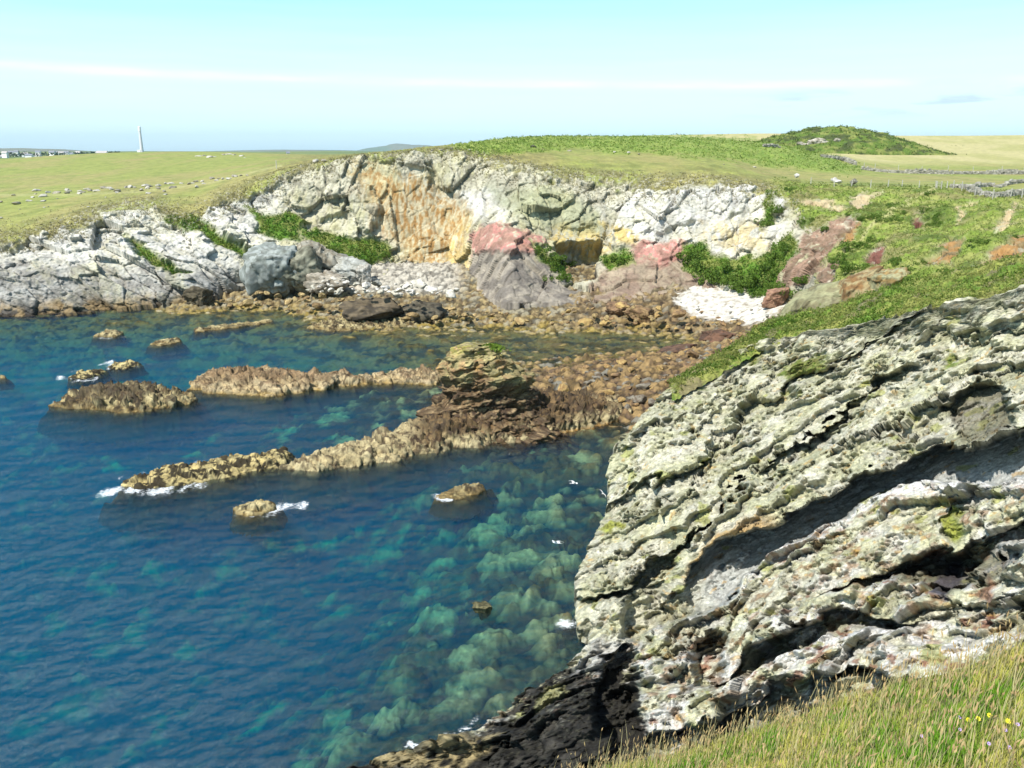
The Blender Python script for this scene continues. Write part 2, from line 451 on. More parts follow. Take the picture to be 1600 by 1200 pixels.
# turf boundary along the cliff top
ex = [-250, 0, 60, 110, 150, 185, 235, 270, 300, 345, 385, 420, 450, 500, 560, 650, 700, 760, 820, 900, 1000, 1060, 1100, 1150, 1200, 1240, 1270, 1290, 1850]
ey = [400, 388, 376, 362, 345, 326, 326, 345, 350, 322, 312, 292, 276, 262, 250, 236, 240, 254, 270, 286, 296, 298, 288, 296, 306, 330, 380, 620, 620]
edge = np.interp(wx, ex, ey)
gdist = edge - wy                                     # >0 : above the edge -> turf
turf = smooth(-5, 7, gdist + fbm(V * 0.5, 3, 41) * 16)
scrub = np.exp(-((gdist + 4) / 24.0) ** 2) * smooth(380, 300, hPX * 0 + hPY)
ledges = [[(388, 322), (415, 335), (445, 330), (482, 345), (472, 372), (440, 378), (400, 366)],
          [(470, 360), (500, 358), (545, 372), (600, 378), (612, 402), (575, 410), (520, 400), (490, 382)],
          [(255, 345), (300, 335), (345, 365), (392, 392), (395, 402), (360, 392), (300, 365)],
          [(190, 372), (240, 395), (290, 430), (270, 432), (215, 402)],
          [(822, 375), (850, 385), (870, 405), (895, 440), (870, 432), (838, 402)],
          [(1060, 385), (1095, 378), (1110, 400), (1150, 405), (1190, 395), (1215, 378), (1240, 365), (1268, 400), (1230, 452), (1180, 462), (1110, 440), (1075, 415)],
          [(940, 400), (985, 395), (990, 410), (950, 425)],
          [(1200, 300), (1220, 305), (1210, 345), (1195, 360)]]
lush = np.zeros(hPX.shape)
for q in ledges: lush = np.maximum(lush, pmask(wx, wy, q, 5))
# bare ground and rock showing through the slope on the right
bare = {
 'pink': [[(1212, 452), (1240, 395), (1262, 362), (1290, 350), (1325, 338), (1335, 352), (1305, 385), (1285, 420), (1262, 452), (1225, 462)],
          [(1275, 425), (1300, 405), (1312, 420), (1300, 450), (1278, 460)]],
 'red':  [[(1352, 400), (1370, 378), (1385, 386), (1380, 405), (1360, 414)], [(1425, 338), (1440, 336), (1443, 352), (1434, 350)]],
 'orange': [[(1440, 408), (1470, 388), (1482, 364), (1500, 368), (1506, 385), (1486, 410), (1450, 418)], [(1310, 372), (1335, 345), (1345, 350), (1320, 385), (1305, 392)],
            [(1500, 428), (1545, 398), (1600, 368), (1660, 350), (1660, 400), (1560, 420)]],
 'sand': [[(1325, 312), (1345, 300), (1382, 299), (1372, 308), (1352, 316), (1348, 335), (1335, 332)], [(1500, 322), (1512, 316), (1528, 318), (1512, 326), (1495, 345), (1489, 346)],
          [(1560, 345), (1582, 322), (1594, 318), (1588, 332), (1574, 358), (1552, 362)], [(1246, 312), (1300, 316), (1322, 326), (1310, 330), (1260, 326)]],
}
bm_ = {k: np.max([pmask(wx, wy, q, 4) for q in v], 0) for k, v in bare.items()}
bare_all = np.clip(sum(bm_.values()), 0, 1)
slope_r = smooth(1215, 1275, wx - (wy - 400) * 0.25)
veg = np.clip(np.maximum(turf, lush), 0, 1)
veg = np.where(hv > 3.6, np.maximum(veg, smooth(3.9, 4.25, hv + wn[..., 0] * 0.3)), veg)
veg = np.clip(veg * (1 - bare_all), 0, 1)
rock = 1 - veg

# relief
dip = np.array([0.70, 0.15, -0.70]); dip /= np.linalg.norm(dip)
leftness = smooth(520, 400, hPX)
def stretch(V, d, k): return V - d * ((V * d).sum(-1) * (1 - 1 / k))[..., None]
q1 = stretch(V, dip, 4.5)
q2 = stretch(V, np.array([0.12, 0, 1.0]) / 1.007, 2.2)
rel = np.zeros(hPX.shape); crack = np.zeros(hPX.shape); rnd_far = np.zeros(hPX.shape)
for (s, amp, seed) in ((7.0, 2.3, 1), (2.6, 0.85, 2), (1.0, 0.26, 4)):
    ha, ea, ra = facet(q1 / s, seed, 0.9)
    hb, eb, rb = facet(q2 / s, seed + 30, 0.75)
    am = amp * (1.0 if s > 1 else 1.0)
    rel += am * (leftness * ha * 1.25 + (1 - leftness) * hb)
    e = leftness * ea + (1 - leftness) * eb
    crack = np.maximum(crack, (1 - smooth(0, 0.08, e)) * (0.6 if s > 4 else 0.9 if s > 2 else 0.25) * smooth(-0.35, 0.2, wn[..., 0] + 0.15))
    rnd_far += (leftness * ra + (1 - leftness) * rb - 0.5) * (0.5 if s > 2 else 0.3)
rel += 0.22 * ridged(q1 * 0.7, 3, 9) * leftness + 0.16 * fbm(V * 1.8, 3, 8)
ochz = pmask(wx, wy, [(556, 268), (600, 274), (660, 284), (715, 318), (735, 345), (730, 395), (690, 425), (640, 428), (625, 385), (592, 368), (586, 330), (570, 300)], 9)
rel *= (1 - 0.5 * ochz); crack *= (1 - 0.5 * ochz)
dome = np.clip(pmask(wx, wy, [(716, 484), (722, 435), (745, 395), (775, 354), (822, 356), (856, 376), (885, 432), (912, 470), (905, 488)], 8) + pmask(wx, wy, [(925, 486), (950, 420), (984, 385), (1060, 380), (1100, 430), (1125, 460), (1100, 482)], 8), 0, 1)
rel *= (1 - 0.45 * dome); crack *= (1 - 0.45 * dome)
rel -= crack * 0.35
hollow = [([(866, 384), (935, 380), (940, 408), (925, 432), (888, 440), (872, 405)], -5.0),
          ([(860, 372), (930, 366), (934, 382), (866, 386)], 0.9),
          ([(742, 398), (748, 364), (780, 354), (850, 372), (846, 392), (800, 396)], 0.7),
          ([(985, 388), (1000, 374), (1062, 380), (1066, 404), (1000, 410)], 0.6),
          ([(560, 288), (585, 292), (592, 340), (588, 372), (566, 360), (545, 330)], 1.5),
          ([(520, 300), (540, 296), (545, 330), (500, 345), (490, 335)], 1.5),
          ([(650, 238), (675, 240), (672, 262), (640, 258), (610, 250)], 1.0),
          ([(1005, 340), (1060, 335), (1080, 345), (1050, 362), (1000, 362)], 0.9),
          ([(1130, 300), (1165, 292), (1170, 330), (1130, 345)], 0.8),
          ([(600, 415), (650, 410), (665, 428), (620, 435)], -1.4),
          ([(880, 300), (922, 300), (925, 345), (878, 360)], 0.7),
          ([(1330, 430), (1300, 440), (1300, 455)], -0.3)]
for q, h in hollow: rel += h * pmask(wx, wy, q, 4)
tuft = np.abs(fbm(V * 0.55, 4, 51)) * 0.9 + 0.25 * fbm(V * 2.2, 2, 52)
field = smooth(5.2, 6.0, hv)
brack = pmask(wx, wy, [(700, 232), (760, 222), (830, 212), (1000, 208), (1120, 214), (1210, 222), (1270, 236), (1345, 262), (1335, 270), (1230, 262), (1110, 246), (1000, 240), (880, 232), (760, 245)], 5)
low = np.clip(np.maximum(brack, (slope_r * smooth(5.2, 4.6, hv))), 0, 1)
near_edge = np.exp(-((gdist - 6) / 26.0) ** 2)
bare_relief = 0.5 * bare_all * (facet(V / 1.4, 44, 0.9)[0] + 0.5 * facet(V / 0.6, 45, 0.9)[0]) - 0.35 * bare_all
rel_t = bare_relief / np.clip(veg, 0.3, 1) + tuft * (0.05 + 0.6 * low + 0.55 * lush + 0.55 * near_edge) * np.where(hv > 7.3, 0.3, 1)
fade = smooth(0.0, 0.25, hv)
disp = rel * np.where(hv < 4.6, rock, rock * 0.15) * (0.35 + 0.65 * (1 - slope_r)) + bare_relief * rock * slope_r + rel_t * veg
hvd = EYE - V; hvd[..., 2] = 0; hvd /= np.linalg.norm(hvd, axis=-1, keepdims=True)
rd = 0.7 * Nn_ + 0.6 * hvd; rd /= np.linalg.norm(rd, axis=-1, keepdims=True)
V = V + mix(rd, Nn_, veg) * disp[..., None]

# albedo
vst = fbm(V * np.array([1.6, 1.6, 0.12]), 4, 61)       # down-running streaks
big = fbm(V * 0.10, 4, 62)
med = fbm(V * 0.45, 4, 63)
c_grey = S(216, 210, 184); c_white = S(240, 237, 228); c_dark = S(116, 112, 96)
white = np.clip(smooth(480, 380, hPX) * 0.9 + pmask(wx, wy, [(980, 300), (1060, 290), (1110, 270), (1180, 280), (1235, 300), (1230, 360), (1150, 400), (1050, 390), (985, 365)], 14)
                + 0.9 * pmask(wx, wy, [(720, 300), (800, 290), (812, 355), (760, 355), (735, 345)], 10) + 0.7 * pmask(wx, wy, [(930, 320), (1000, 310), (1000, 375), (950, 380)], 10), 0, 1)
white = np.clip(white * (0.75 + 0.6 * med), 0, 1)
col = mix(c_grey * 0.88, c_white * 0.84, white)
col = mix(col, c_dark * 0.8, smooth(0.1, 0.55, med - 0.2 * white) * 0.7 * (1 - 0.5 * white))
low_shade = smooth(395, 425, wy - 0.06 * wx + 14 * med) * smooth(420, 330, wx)  # shade of the lower left faces, painted in as grey
col = mix(col, mix(S(178, 176, 170), S(140, 136, 128), smooth(-0.2, 0.3, med)), low_shade * 0.8)
col = mix(col, S(196, 190, 140), smooth(-0.05, 0.4, big + 0.4 * vst) * 0.55 * (1 - 0.6 * white))
och = pmask(wx + 14 * vst, wy + 26 * vst, [(556, 266), (600, 274), (660, 284), (715, 318), (740, 350), (735, 410), (690, 430), (640, 428), (625, 385), (592, 368), (586, 330), (570, 300)], 20)
col = mix(col, mix(S(216, 194, 144), S(176, 134, 78), smooth(-0.3, 0.35, vst)), och * (0.45 + 0.5 * smooth(-0.35, 0.25, vst + 0.4 * big)))
yel = np.clip(pmask(wx, wy, [(868, 350), (935, 340), (990, 365), (1000, 378), (940, 400), (868, 385), (850, 368)], 8) + pmask(wx, wy, [(1090, 345), (1200, 350), (1205, 385), (1150, 392), (1090, 378)], 9) * 0.6
              + pmask(wx, wy, [(720, 345), (745, 350), (735, 430), (690, 430), (700, 390)], 8) * 0.7, 0, 1)
col = mix(col, S(214, 190, 125), yel * smooth(-0.4, 0.2, vst + med))
grn = pmask(wx, wy, [(760, 290), (870, 300), (940, 330), (935, 365), (870, 360), (800, 340)], 14)
col = mix(col, S(165, 168, 130), grn * 0.7)
pink = np.clip(pmask(wx, wy, [(742, 400), (748, 366), (775, 354), (822, 356), (856, 376), (846, 390), (800, 394)], 5) + pmask(wx, wy, [(984, 388), (1000, 374), (1064, 380), (1068, 402), (1040, 412), (995, 408)], 6), 0, 1)
purp = pmask(wx, wy, [(716, 484), (722, 435), (742, 398), (800, 388), (855, 386), (885, 432), (912, 470), (905, 488)], 6)
purr = pmask(wx, wy, [(900, 486), (915, 450), (950, 415), (990, 395), (1066, 398), (1100, 430), (1125, 460), (1100, 482), (1000, 486)], 8)
col = mix(col, mix(S(170, 160, 144), S(132, 124, 114), smooth(-0.3, 0.3, med)), purp)
col = mix(col, mix(S(176, 158, 134), S(150, 128, 110), smooth(-0.3, 0.4, med)), purr)
col = mix(col, mix(S(214, 140, 132), S(178, 134, 118), smooth(-0.3, 0.2, med)), pink * smooth(-0.6, -0.1, med + 0.5 * vst) * 0.9)
col = mix(col, S(200, 140, 60), pmask(wx, wy, [(722, 474), (726, 450), (745, 452), (750, 468), (738, 476)], 5) * 0.85)
col = mix(col, S(84, 72, 70), pmask(wx, wy, [(880, 400), (932, 398), (938, 420), (924, 436), (885, 440)], 4))  # cave hollow: its shade painted into the colour as well
# wave-washed and barnacled foot of the left cliff
wet = smooth(3.2, 0.2, V[..., 2] + med) * smooth(460, 380, hPX)
col = mix(col, mix(S(150, 128, 92), S(62, 54, 46), smooth(-0.2, 0.25, med)), wet)
col = col * (1 + 0.22 * np.clip(rnd_far, -1, 1))[..., None]
col = mix(col, c_dark * 0.55, crack * 0.55 * (1 - 0.4 * white))
# vegetation
g1 = fbm(V * np.array([0.05, 0.02, 0.05]), 4, 71); g2 = fbm(V * 0.9, 3, 72); g3 = fbm(V * 0.25, 4, 73)
turf_c = mix(np.array([0.235, 0.255, 0.065]), np.array([0.27, 0.245, 0.085]), smooth(-0.25, 0.35, g1))
turf_c = mix(turf_c, np.array([0.13, 0.17, 0.035]), smooth(0.0, 0.5, g3) * 0.5)
straw = smooth(1080, 1260, wx) * smooth(7.2, 7.7, hv) + smooth(950, 1000, wx) * smooth(8.2, 8.6, hv)
turf_c = mix(turf_c, mix(np.array([0.40, 0.355, 0.165]), np.array([0.33, 0.31, 0.12]), smooth(-0.2, 0.3, g1)), np.clip(straw, 0, 1))
brown = np.array([0.165, 0.145, 0.06])
turf_c = mix(turf_c, brown, near_edge * smooth(-0.35, 0.3, g3 + 0.1) * (1 - slope_r) * 0.85)
turf_c = mix(turf_c, mix(np.array([0.14, 0.215, 0.03]), np.array([0.22, 0.27, 0.06]), smooth(-0.3, 0.4, g2 + g3)), brack * 0.92)
sl = slope_r * smooth(5.6, 4.9, hv)
turf_c = mix(turf_c, np.array([0.06, 0.10, 0.015]), 0 * sl)
turf_c = mix(turf_c, mix(np.array([0.15, 0.205, 0.032]), np.array([0.24, 0.255, 0.07]), smooth(-0.35, 0.4, g3 + 0.5 * g2)), sl)
turf_c = mix(turf_c, brown * 1.1, sl * smooth(0.05, 0.4, fbm(V * 0.2, 4, 75)) * 0.75)
turf_c = mix(turf_c, mix(np.array([0.075, 0.15, 0.015]), np.array([0.15, 0.17, 0.04]), smooth(-0.4, 0.3, g2 + g3)), lush)
turf_c = mix(turf_c, np.array([0.07, 0.11, 0.018]), sl * smooth(0.15, 0.45, fbm(V * 0.14, 4, 76)) * 0.8)
path = np.maximum(lmask(wx, hPY + wn2[..., 1], [(1458, 292), (1440, 304), (1412, 320), (1385, 338), (1345, 372)], 4),
                  lmask(hPX, hPY + wn2[..., 1], [(-250, 312), (0, 305), (120, 304), (220, 300), (330, 286), (400, 268), (440, 260)], 3.2) * 0.6)
turf_c = mix(turf_c, np.array([0.36, 0.34, 0.15]), path * 0.8)
stones = smooth(0.42, 0.6, fbm(V * 2.4, 2, 77) + 0.25 * near_edge) * np.clip(near_edge + 0.25 * sl, 0, 1) * smooth(4.9, 4.2, hv)
turf_c = mix(turf_c, S(205, 200, 185) * 0.85, stones * 0.8)
sb = {'pink': mix(S(192, 158, 134), S(162, 136, 112), smooth(-0.3, 0.3, med)), 'red': np.broadcast_to(S(160, 108, 94), V.shape), 'orange': mix(S(192, 150, 96), S(162, 142, 102), smooth(-0.1, 0.35, med)), 'sand': np.broadcast_to(S(210, 190, 150), V.shape)}
for k, m in bm_.items(): col = mix(col, sb[k] * {'pink': 0.74, 'red': 0.62, 'orange': 0.8, 'sand': 0.9}[k], m * smooth(-0.65, -0.1, fbm(V * 0.6, 3, 79)))
col = mix(col, turf_c, veg)
foot = V[:1] + np.array([0.0, 1.0, -4.0])
headland = grid_mesh('headland_terrain', np.concatenate([foot, V], 0), M_FAR, np.concatenate([col[:1], col], 0))
tag(headland, 'pale grey and ochre sea cliffs round the bay topped by grassy fields', 'cliff', kind='structure')
hV = V; hpx, hpy = pix(V); hVEG = veg; hLOW = low; hLUSH = lush; hBR = brack; hSL = sl; hEDGE = near_edge

def on_headland(px, py, vmin=0.0, vmax=9.1):
    d = (hpx - px) ** 2 + (hpy - py) ** 2 + np.where((hv < vmin) | (hv > vmax), 1e9, 0)
    cand = d < (d.min() + 6)
    d2 = np.where(cand, (hV[..., 1]), 1e9)
    k = np.unravel_index(np.argmin(d2), d2.shape)
    return hV[k]

# ------------------------------------------------------------------ mound on the far pasture
mx = np.linspace(-46, 70, 190); my = np.linspace(-34, 34, 110)
MX, MY = np.meshgrid(mx, my)
mc = P(np.array(1300.0), np.array(222.0), np.array(352.0))
prof = np.interp(mx, [-34, -29, -21, -11, -3, 2, 8, 14, 22, 29, 36, 42], [-2.5, 1.2, 3.6, 5.4, 6.2, 6.5, 6.3, 5.6, 4.2, 2.4, 0.7, -2.0])
MZ = 1.42 * prof[None, :] * np.clip(1 - (MY / 34.0) ** 2, 0, 1) ** 0.8 - 1.2
mV = np.stack([mc[0] + MX, mc[1] + MY, 23.9 + (mc[1] + MY - 327) * 0.0654 + MZ], -1)
mZn = np.abs(fbm(mV * 0.22, 4, 91)) * 1.5 + 0.4 * np.abs(fbm(mV * 0.9, 2, 95))
rockm = pmask(mc[0] + MX - mc[0], MZ * 3, [(-22, -2), (-12, 4), (4, 7), (6, 1), (-4, -3)], 1.5) * (MY < 0) * 0
hm, _, _ = facet(mV / 2.2, 92, 0.9)
mV[..., 2] += mZn * (1 - rockm) + rockm * (0.3 + hm * 1.4)
mcol = mix(np.array([0.085, 0.135, 0.022]), np.array([0.17, 0.19, 0.05]), smooth(-0.2, 0.3, fbm(mV * 0.3, 4, 93)))
mcol = mix(mcol, np.array([0.04, 0.05, 0.02]), smooth(0.05, 0.35, fbm(mV * 0.16, 3, 94)) * 0.8)
mcol = mix(mcol, S(205, 195, 175) * 0.85, rockm * smooth(-0.4, 0.0, fbm(mV * 0.5, 3, 96)))
tag(grid_mesh('mound_hill', mV, M_TURF, mcol), 'low gorse covered mound with a pale rock outcrop beyond the pasture', 'hill', kind='structure')

# ------------------------------------------------------------------ distant land and hills
fx = np.linspace(-2600, 2600, 180); fy = np.concatenate([np.linspace(470, 4200, 70)])
FX, FY = np.meshgrid(fx, fy)
FZ = np.interp(FY, [470, 900, 1600, 2600, 3400, 4200], [8, 10, 14, 19, 23, 17]) + 2.5 * fbm(np.stack([FX, FY, FX * 0], -1) / 420, 3, 101)
fV = np.stack([FX, FY, FZ], -1)
fcol = mix(np.array([0.17, 0.20, 0.06]), np.array([0.10, 0.14, 0.05]), smooth(-0.1, 0.25, fbm(fV / 160, 3, 102)))
tag(grid_mesh('far_land', fV, M_TURF, fcol), 'low distant farmland beyond the headland', 'land', kind='structure')
def hill(name, Y, cx_px, half_px, top_px, label, seed, base=None):
    w = half_px / F_PX * Y; h = (236 - top_px) / F_PX * Y
    xs = np.linspace(-1, 1, 90); ys = np.linspace(-1, 1, 24)
    A, B = np.meshgrid(xs, ys)
    x0 = (cx_px - 800) / F_PX * Y
    pr = np.clip(1 - A ** 2, 0, 1) ** 1.2 * np.clip(1 - B ** 2, 0, 1)
    Z = 10 + (15 + h) * pr + h * 0.25 * fbm(np.stack([A * 3.1 + seed, B, A * 0], -1), 3, seed) * pr
    hvx = np.stack([x0 + A * w, Y + B * w * 0.4, Z], -1)
    c = mix(np.array([0.12, 0.16, 0.11]), np.array([0.16, 0.17, 0.13]), smooth(-0.2, 0.2, fbm(hvx / 600, 2, seed)))
    tag(grid_mesh(name, hvx, M_TURF, c), label, 'hill', kind='structure')
hill('distant_hill', 11000, 640, 85, 226.0, 'faint blue mountain ridge far inland', 111)
hill('distant_hill', 8000, 470, 190, 234.2, 'long low blue ridge on the horizon', 112)
hill('distant_hill', 4600, 60, 150, 232.0, 'dark wooded rise behind the white village', 113)
# ground under everything out to the horizon
gx = np.linspace(-13800, 13800, 40); gy = np.concatenate([[-300, 400, 1200], np.linspace(4000, 13300, 24)])
GX, GY = np.meshgrid(gx, gy)
gV = np.stack([GX, GY, np.where(GY < 450, -16.0, 4.0)], -1)
tag(grid_mesh('ground', gV, M_TURF, np.broadcast_to(np.array([0.10, 0.14, 0.06]), gV.shape)), 'low ground reaching to the horizon', 'ground', kind='structure')

# ------------------------------------------------------------------ the near cliff of folded strata on the right
# left outline of the cliff, photo row -> column (above row 645 it is the top edge seen against the turf)
OUT_Y = [425, 445, 462, 480, 495, 515, 525, 545, 575, 600, 645, 690, 740, 775, 800, 850, 900, 940, 975, 1005, 1040, 1075, 1110, 1145, 1165, 1185, 1200, 1280]
OUT_X = [1725, 1640, 1560, 1470, 1400, 1300, 1215, 1160, 1100, 1050, 1005, 972, 957, 958, 952, 925, 905, 906, 915, 930, 895, 835, 790, 745, 700, 600, 540, 500]
ctrl = [  # photo column, row, distance
 (1005,645,57),(1050,600,61),(1100,575,63),(1215,525,66),(1300,512,62),(1400,495,57),(1470,480,54),(1560,462,50),(1725,425,44),
 (957,740,54),(957,790,50),(925,850,46.5),(905,900,43),(915,975,40),(890,1040,37),(835,1075,35.2),(745,1145,32.2),(600,1185,30.6),(540,1200,30),(500,1280,27),
 (1730,560,40),(1730,700,31),(1730,850,26),(1730,1000,21.5),(1730,1280,15),
 (1560,600,43),(1400,650,46),(1250,650,51),(1120,700,52),(1050,760,47),(1300,760,42.5),(1450,740,39),(1560,760,34),
 (1150,860,40),(1050,860,43),(1000,950,39),(1100,980,35.5),(1250,900,35.5),(1400,850,34.5),(1400,950,30.5),(1560,900,29),(1560,1000,25.5),
 (1000,1060,33),(1120,1080,31),(1250,1060,28.5),(1400,1060,26),(900,1120,31),(1000,1180,28),(1150,1180,27),(750,1195,30.2),(1250,1280,22),(900,1280,26.5),(1560,1280,17),(2150,425,33),(2150,650,26),(2150,900,19),(2150,1280,12)]
ctrl = np.array(ctrl, float)
fY = tps_fit(ctrl[:, :2], np.log(ctrl[:, 2]), 2e-3)
NR, NCc, NRIM = 740, 640, 26
rows = np.concatenate([np.linspace(428, 1230, NR - 10), np.linspace(1232, 1278, 10)])
Lx = np.interp(rows, OUT_Y, OUT_X)
tcol = np.linspace(0, 1, NCc)
tcol = np.where(tcol < 0.93, tcol / 0.93, 1 + (tcol - 0.93) / 0.07 * 0)
beyond = np.clip((np.linspace(0, 1, NCc) - 0.93) / 0.07, 0, 1)
nPX = Lx[:, None] + (1728 - Lx)[:, None] * tcol[None, :] + 420 * beyond[None, :]
nPY = np.broadcast_to(rows[:, None], nPX.shape).copy()
nYd = np.exp(fY(np.stack([nPX, nPY], -1)))
B = P(nPX, nPY, nYd)
# the outline turns away from the viewer: rim columns bend back and down
tr = np.linspace(1, 0, NRIM, endpoint=False)
topness = smooth(640, 520, rows)
back = np.stack([0.10 + 0 * rows, 0.55 + 0.35 * topness, -0.9 + 0.2 * topness], -1)
rim = B[:, :1] + (tr[None, :, None] ** 1.35) * back[:, None, :] * 9.0 + (tr * (1 - tr))[None, :, None] * np.array([-0.6, 0.8, 0.4])
B = np.concatenate([rim, B], 1)
PXe = np.concatenate([np.broadcast_to(Lx[:, None] + 0.0, (NR, NRIM)), nPX], 1)
PYe = np.concatenate([np.broadcast_to(rows[:, None], (NR, NRIM)), nPY], 1)
nYc = B[..., 1]
Bs = np.stack([blur(B[..., k], 20) for k in range(3)], -1)
nN = toward(normals(Bs), B)

w1 = np.stack([fbm(B * 0.35, 4, 201), fbm(B * 0.35, 4, 211)], -1)
w2 = np.stack([fbm(B * 1.3, 3, 202), fbm(B * 1.3, 3, 212)], -1)
cx_ = PXe + w1[..., 0] * 22 + w2[..., 0] * 9
cy_ = PYe + w1[..., 1] * 20 + w2[..., 1] * 8
# bedding planes: photo polylines of the dark partings; layers lie between neighbours
KA0 = [(860, 900), (900, 850), (958, 788), (1010, 757), (1075, 735), (1135, 700), (1172, 645), (1250, 590), (1350, 548), (1400, 508), (1500, 482), (1728, 425)]
KA = [(800, 1010), (905, 940), (979, 910), (1015, 879), (1060, 861), (1105, 825), (1123, 793), (1172, 735), (1285, 672), (1375, 595), (1450, 562), (1600, 520), (1728, 480)]
KB = [(800, 1060), (908, 990), (985, 985), (1060, 930), (1100, 874), (1132, 843), (1213, 816), (1285, 771), (1352, 735), (1465, 708), (1568, 685), (1728, 640)]
KB2 = [(800, 1075), (930, 1025), (1020, 990), (1096, 955), (1150, 920), (1190, 870), (1267, 834), (1330, 807), (1411, 762), (1460, 753), (1541, 764), (1728, 740)]
KM = [(800, 1085), (1090, 1010), (1180, 985), (1260, 930), (1330, 905), (1400, 885), (1450, 868), (1530, 850), (1600, 815), (1728, 770)]
KC = [(800, 1100), (990, 1050), (1119, 1062), (1160, 1020), (1256, 973), (1325, 945), (1387, 966), (1421, 980), (1500, 950), (1600, 925), (1728, 900)]
KD = [(800, 1110), (990, 1062), (1119, 1078), (1190, 1040), (1277, 1000), (1325, 984), (1387, 990), (1480, 1005), (1593, 1000), (1728, 990)]
KE = [(800, 1180), (1000, 1150), (1119, 1120), (1190, 1085), (1277, 1050), (1340, 1040), (1400, 1060), (1500, 1075), (1728, 1090)]
beds = [np.interp(cx_, *np.array(k).T) for k in (KA0, KA, KB, KB2, KM, KC, KD, KE)]
# per parting: how far the lip above overhangs, how deep the recess under it, fraction of the next layer that is recessed
lipb = [0.5, 0.9, 1.2, 0.0, 0.6, 0.9, 0.0, 0.8]
rece = [1.4, 2.6, 4.3, 0.0, 2.0, 2.6, 0.0, 3.0]
frac = [0.34, 0.36, 1.0, 0.0, 0.36, 1.0, 0.0, 0.70]
# along-strike strength of each parting
stg = [smooth(940, 975, cx_) * (1 - 0.8 * smooth(1080, 1130, cx_) * smooth(1230, 1160, cx_)) * smooth(1480, 1400, cx_),
       smooth(880, 960, cx_) * smooth(1440, 1360, cx_), smooth(1010, 1100, cx_) * (0.6 + 0.4 * smooth(1100, 1180, cx_)), 1,
       smooth(1240, 1330, cx_), smooth(1080, 1130, cx_) * (1 - 0.75 * smooth(1400, 1440, cx_)), 1, smooth(960, 1060, cx_)]
bigr = np.zeros(PXe.shape); relief = np.zeros(PXe.shape); layer = np.zeros(PXe.shape); tl = np.zeros(PXe.shape)
ys = beds + [np.full(PXe.shape, 1300.0)]
top0 = np.full(PXe.shape, 420.0)
prev = top0
for k in range(8):
    up, lo = (top0 if k == 0 else beds[k - 1]), beds[k]
    dpx = cy_ - beds[k]
    # lip: swelling within the last stretch above the parting
    bigr += lipb[k] * stg[k] * np.exp(-np.clip(-dpx, 0, None) / 22.0) * (dpx <= 0)
    thick = np.maximum(ys[k + 1] - beds[k], 4)
    t = dpx / thick
    f_ = max(frac[k], 1e-3)
    rec = np.where((dpx > 0) & (t < f_), rece[k] * stg[k] * (np.clip(dpx, 0, 5) / 5) * (1 - smooth((0.86 if k == 2 else 0.62) * f_, f_, t)), 0)
    bigr -= rec
    inl = (dpx > 0)
    layer = np.where(inl, k + 1, layer); tl = np.where(inl, np.clip(t, 0, 1), tl)
# rounded swell of each bed, and the ledge brow at the top of beds 4 and 7
relief += 0.75 * np.sin(np.pi * np.clip(tl, 0, 1)) * np.isin(layer, (1, 2, 4, 5, 7))
brow = np.exp(-((cy_ - beds[3] - 10) / 12.0) ** 2) * smooth(1120, 1200, cx_) + np.exp(-((cy_ - beds[6] - 6) / 9.0) ** 2) * smooth(1110, 1160, cx_)
relief += 0.5 * brow
pockets = [([(1480, 640), (1530, 600), (1575, 620), (1600, 665), (1560, 690), (1500, 690)], 1.9), ([(1440, 545), (1470, 520), (1520, 505), (1535, 530), (1480, 560)], 1.0),
           ([(1400, 905), (1450, 870), (1540, 860), (1600, 850), (1600, 885), (1540, 905), (1480, 925)], 1.4), ([(1475, 830), (1500, 800), (1545, 765), (1560, 785), (1520, 820), (1490, 850)], 0.9),
           ([(950, 1030), (985, 1010), (1002, 1050), (990, 1110), (1000, 1160), (960, 1190), (930, 1150), (935, 1090)], 3.6),
           ([(1085, 1005), (1112, 990), (1128, 1020), (1122, 1060), (1098, 1062)], 3.4), ([(975, 945), (1005, 905), (1040, 905), (1050, 960), (1010, 1000), (985, 1000)], 2.0),
           ([(1120, 1100), (1200, 1070), (1280, 1050), (1280, 1090), (1220, 1130), (1130, 1150)], 1.6), ([(1290, 1020), (1330, 1005), (1380, 1010), (1375, 1050), (1300, 1055)], 1.2),
           ([(900, 1000), (960, 985), (1000, 1000), (992, 1030), (930, 1050), (890, 1045)], -1.0), ([(1000, 1060), (1060, 1000), (1090, 1020), (1080, 1090), (1010, 1140)], -0.5),
           ([(1010, 905), (1060, 875), (1075, 900), (1040, 930), (1015, 930)], 1.3), ([(1340, 600), (1400, 575), (1440, 590), (1380, 630), (1330, 640)], 0.8), ([(1180, 1095), (1240, 1075), (1250, 1120), (1190, 1140)], 1.2),
           ([(1590, 940), (1650, 920), (1650, 990), (1590, 1000)], 1.2), ([(1420, 990), (1450, 985), (1455, 1010), (1425, 1015)], 0.9), ([(955, 762), (985, 770), (1000, 790), (970, 800), (955, 795)], 0.9), ([(1175, 560), (1230, 545), (1260, 600), (1200, 640), (1170, 620)], 0.25),
           ([(840, 1100), (880, 1075), (900, 1085), (850, 1140), (800, 1165), (790, 1150)], 0.7), ([(1360, 870), (1390, 860), (1400, 890), (1370, 900)], 0.8),
           ([(1090, 640), (1160, 625), (1130, 690), (1080, 690)], 0.35)]
for q, h in pockets:
    pm = pmask(cx_, cy_, q, 7)
    bigr -= h * pm
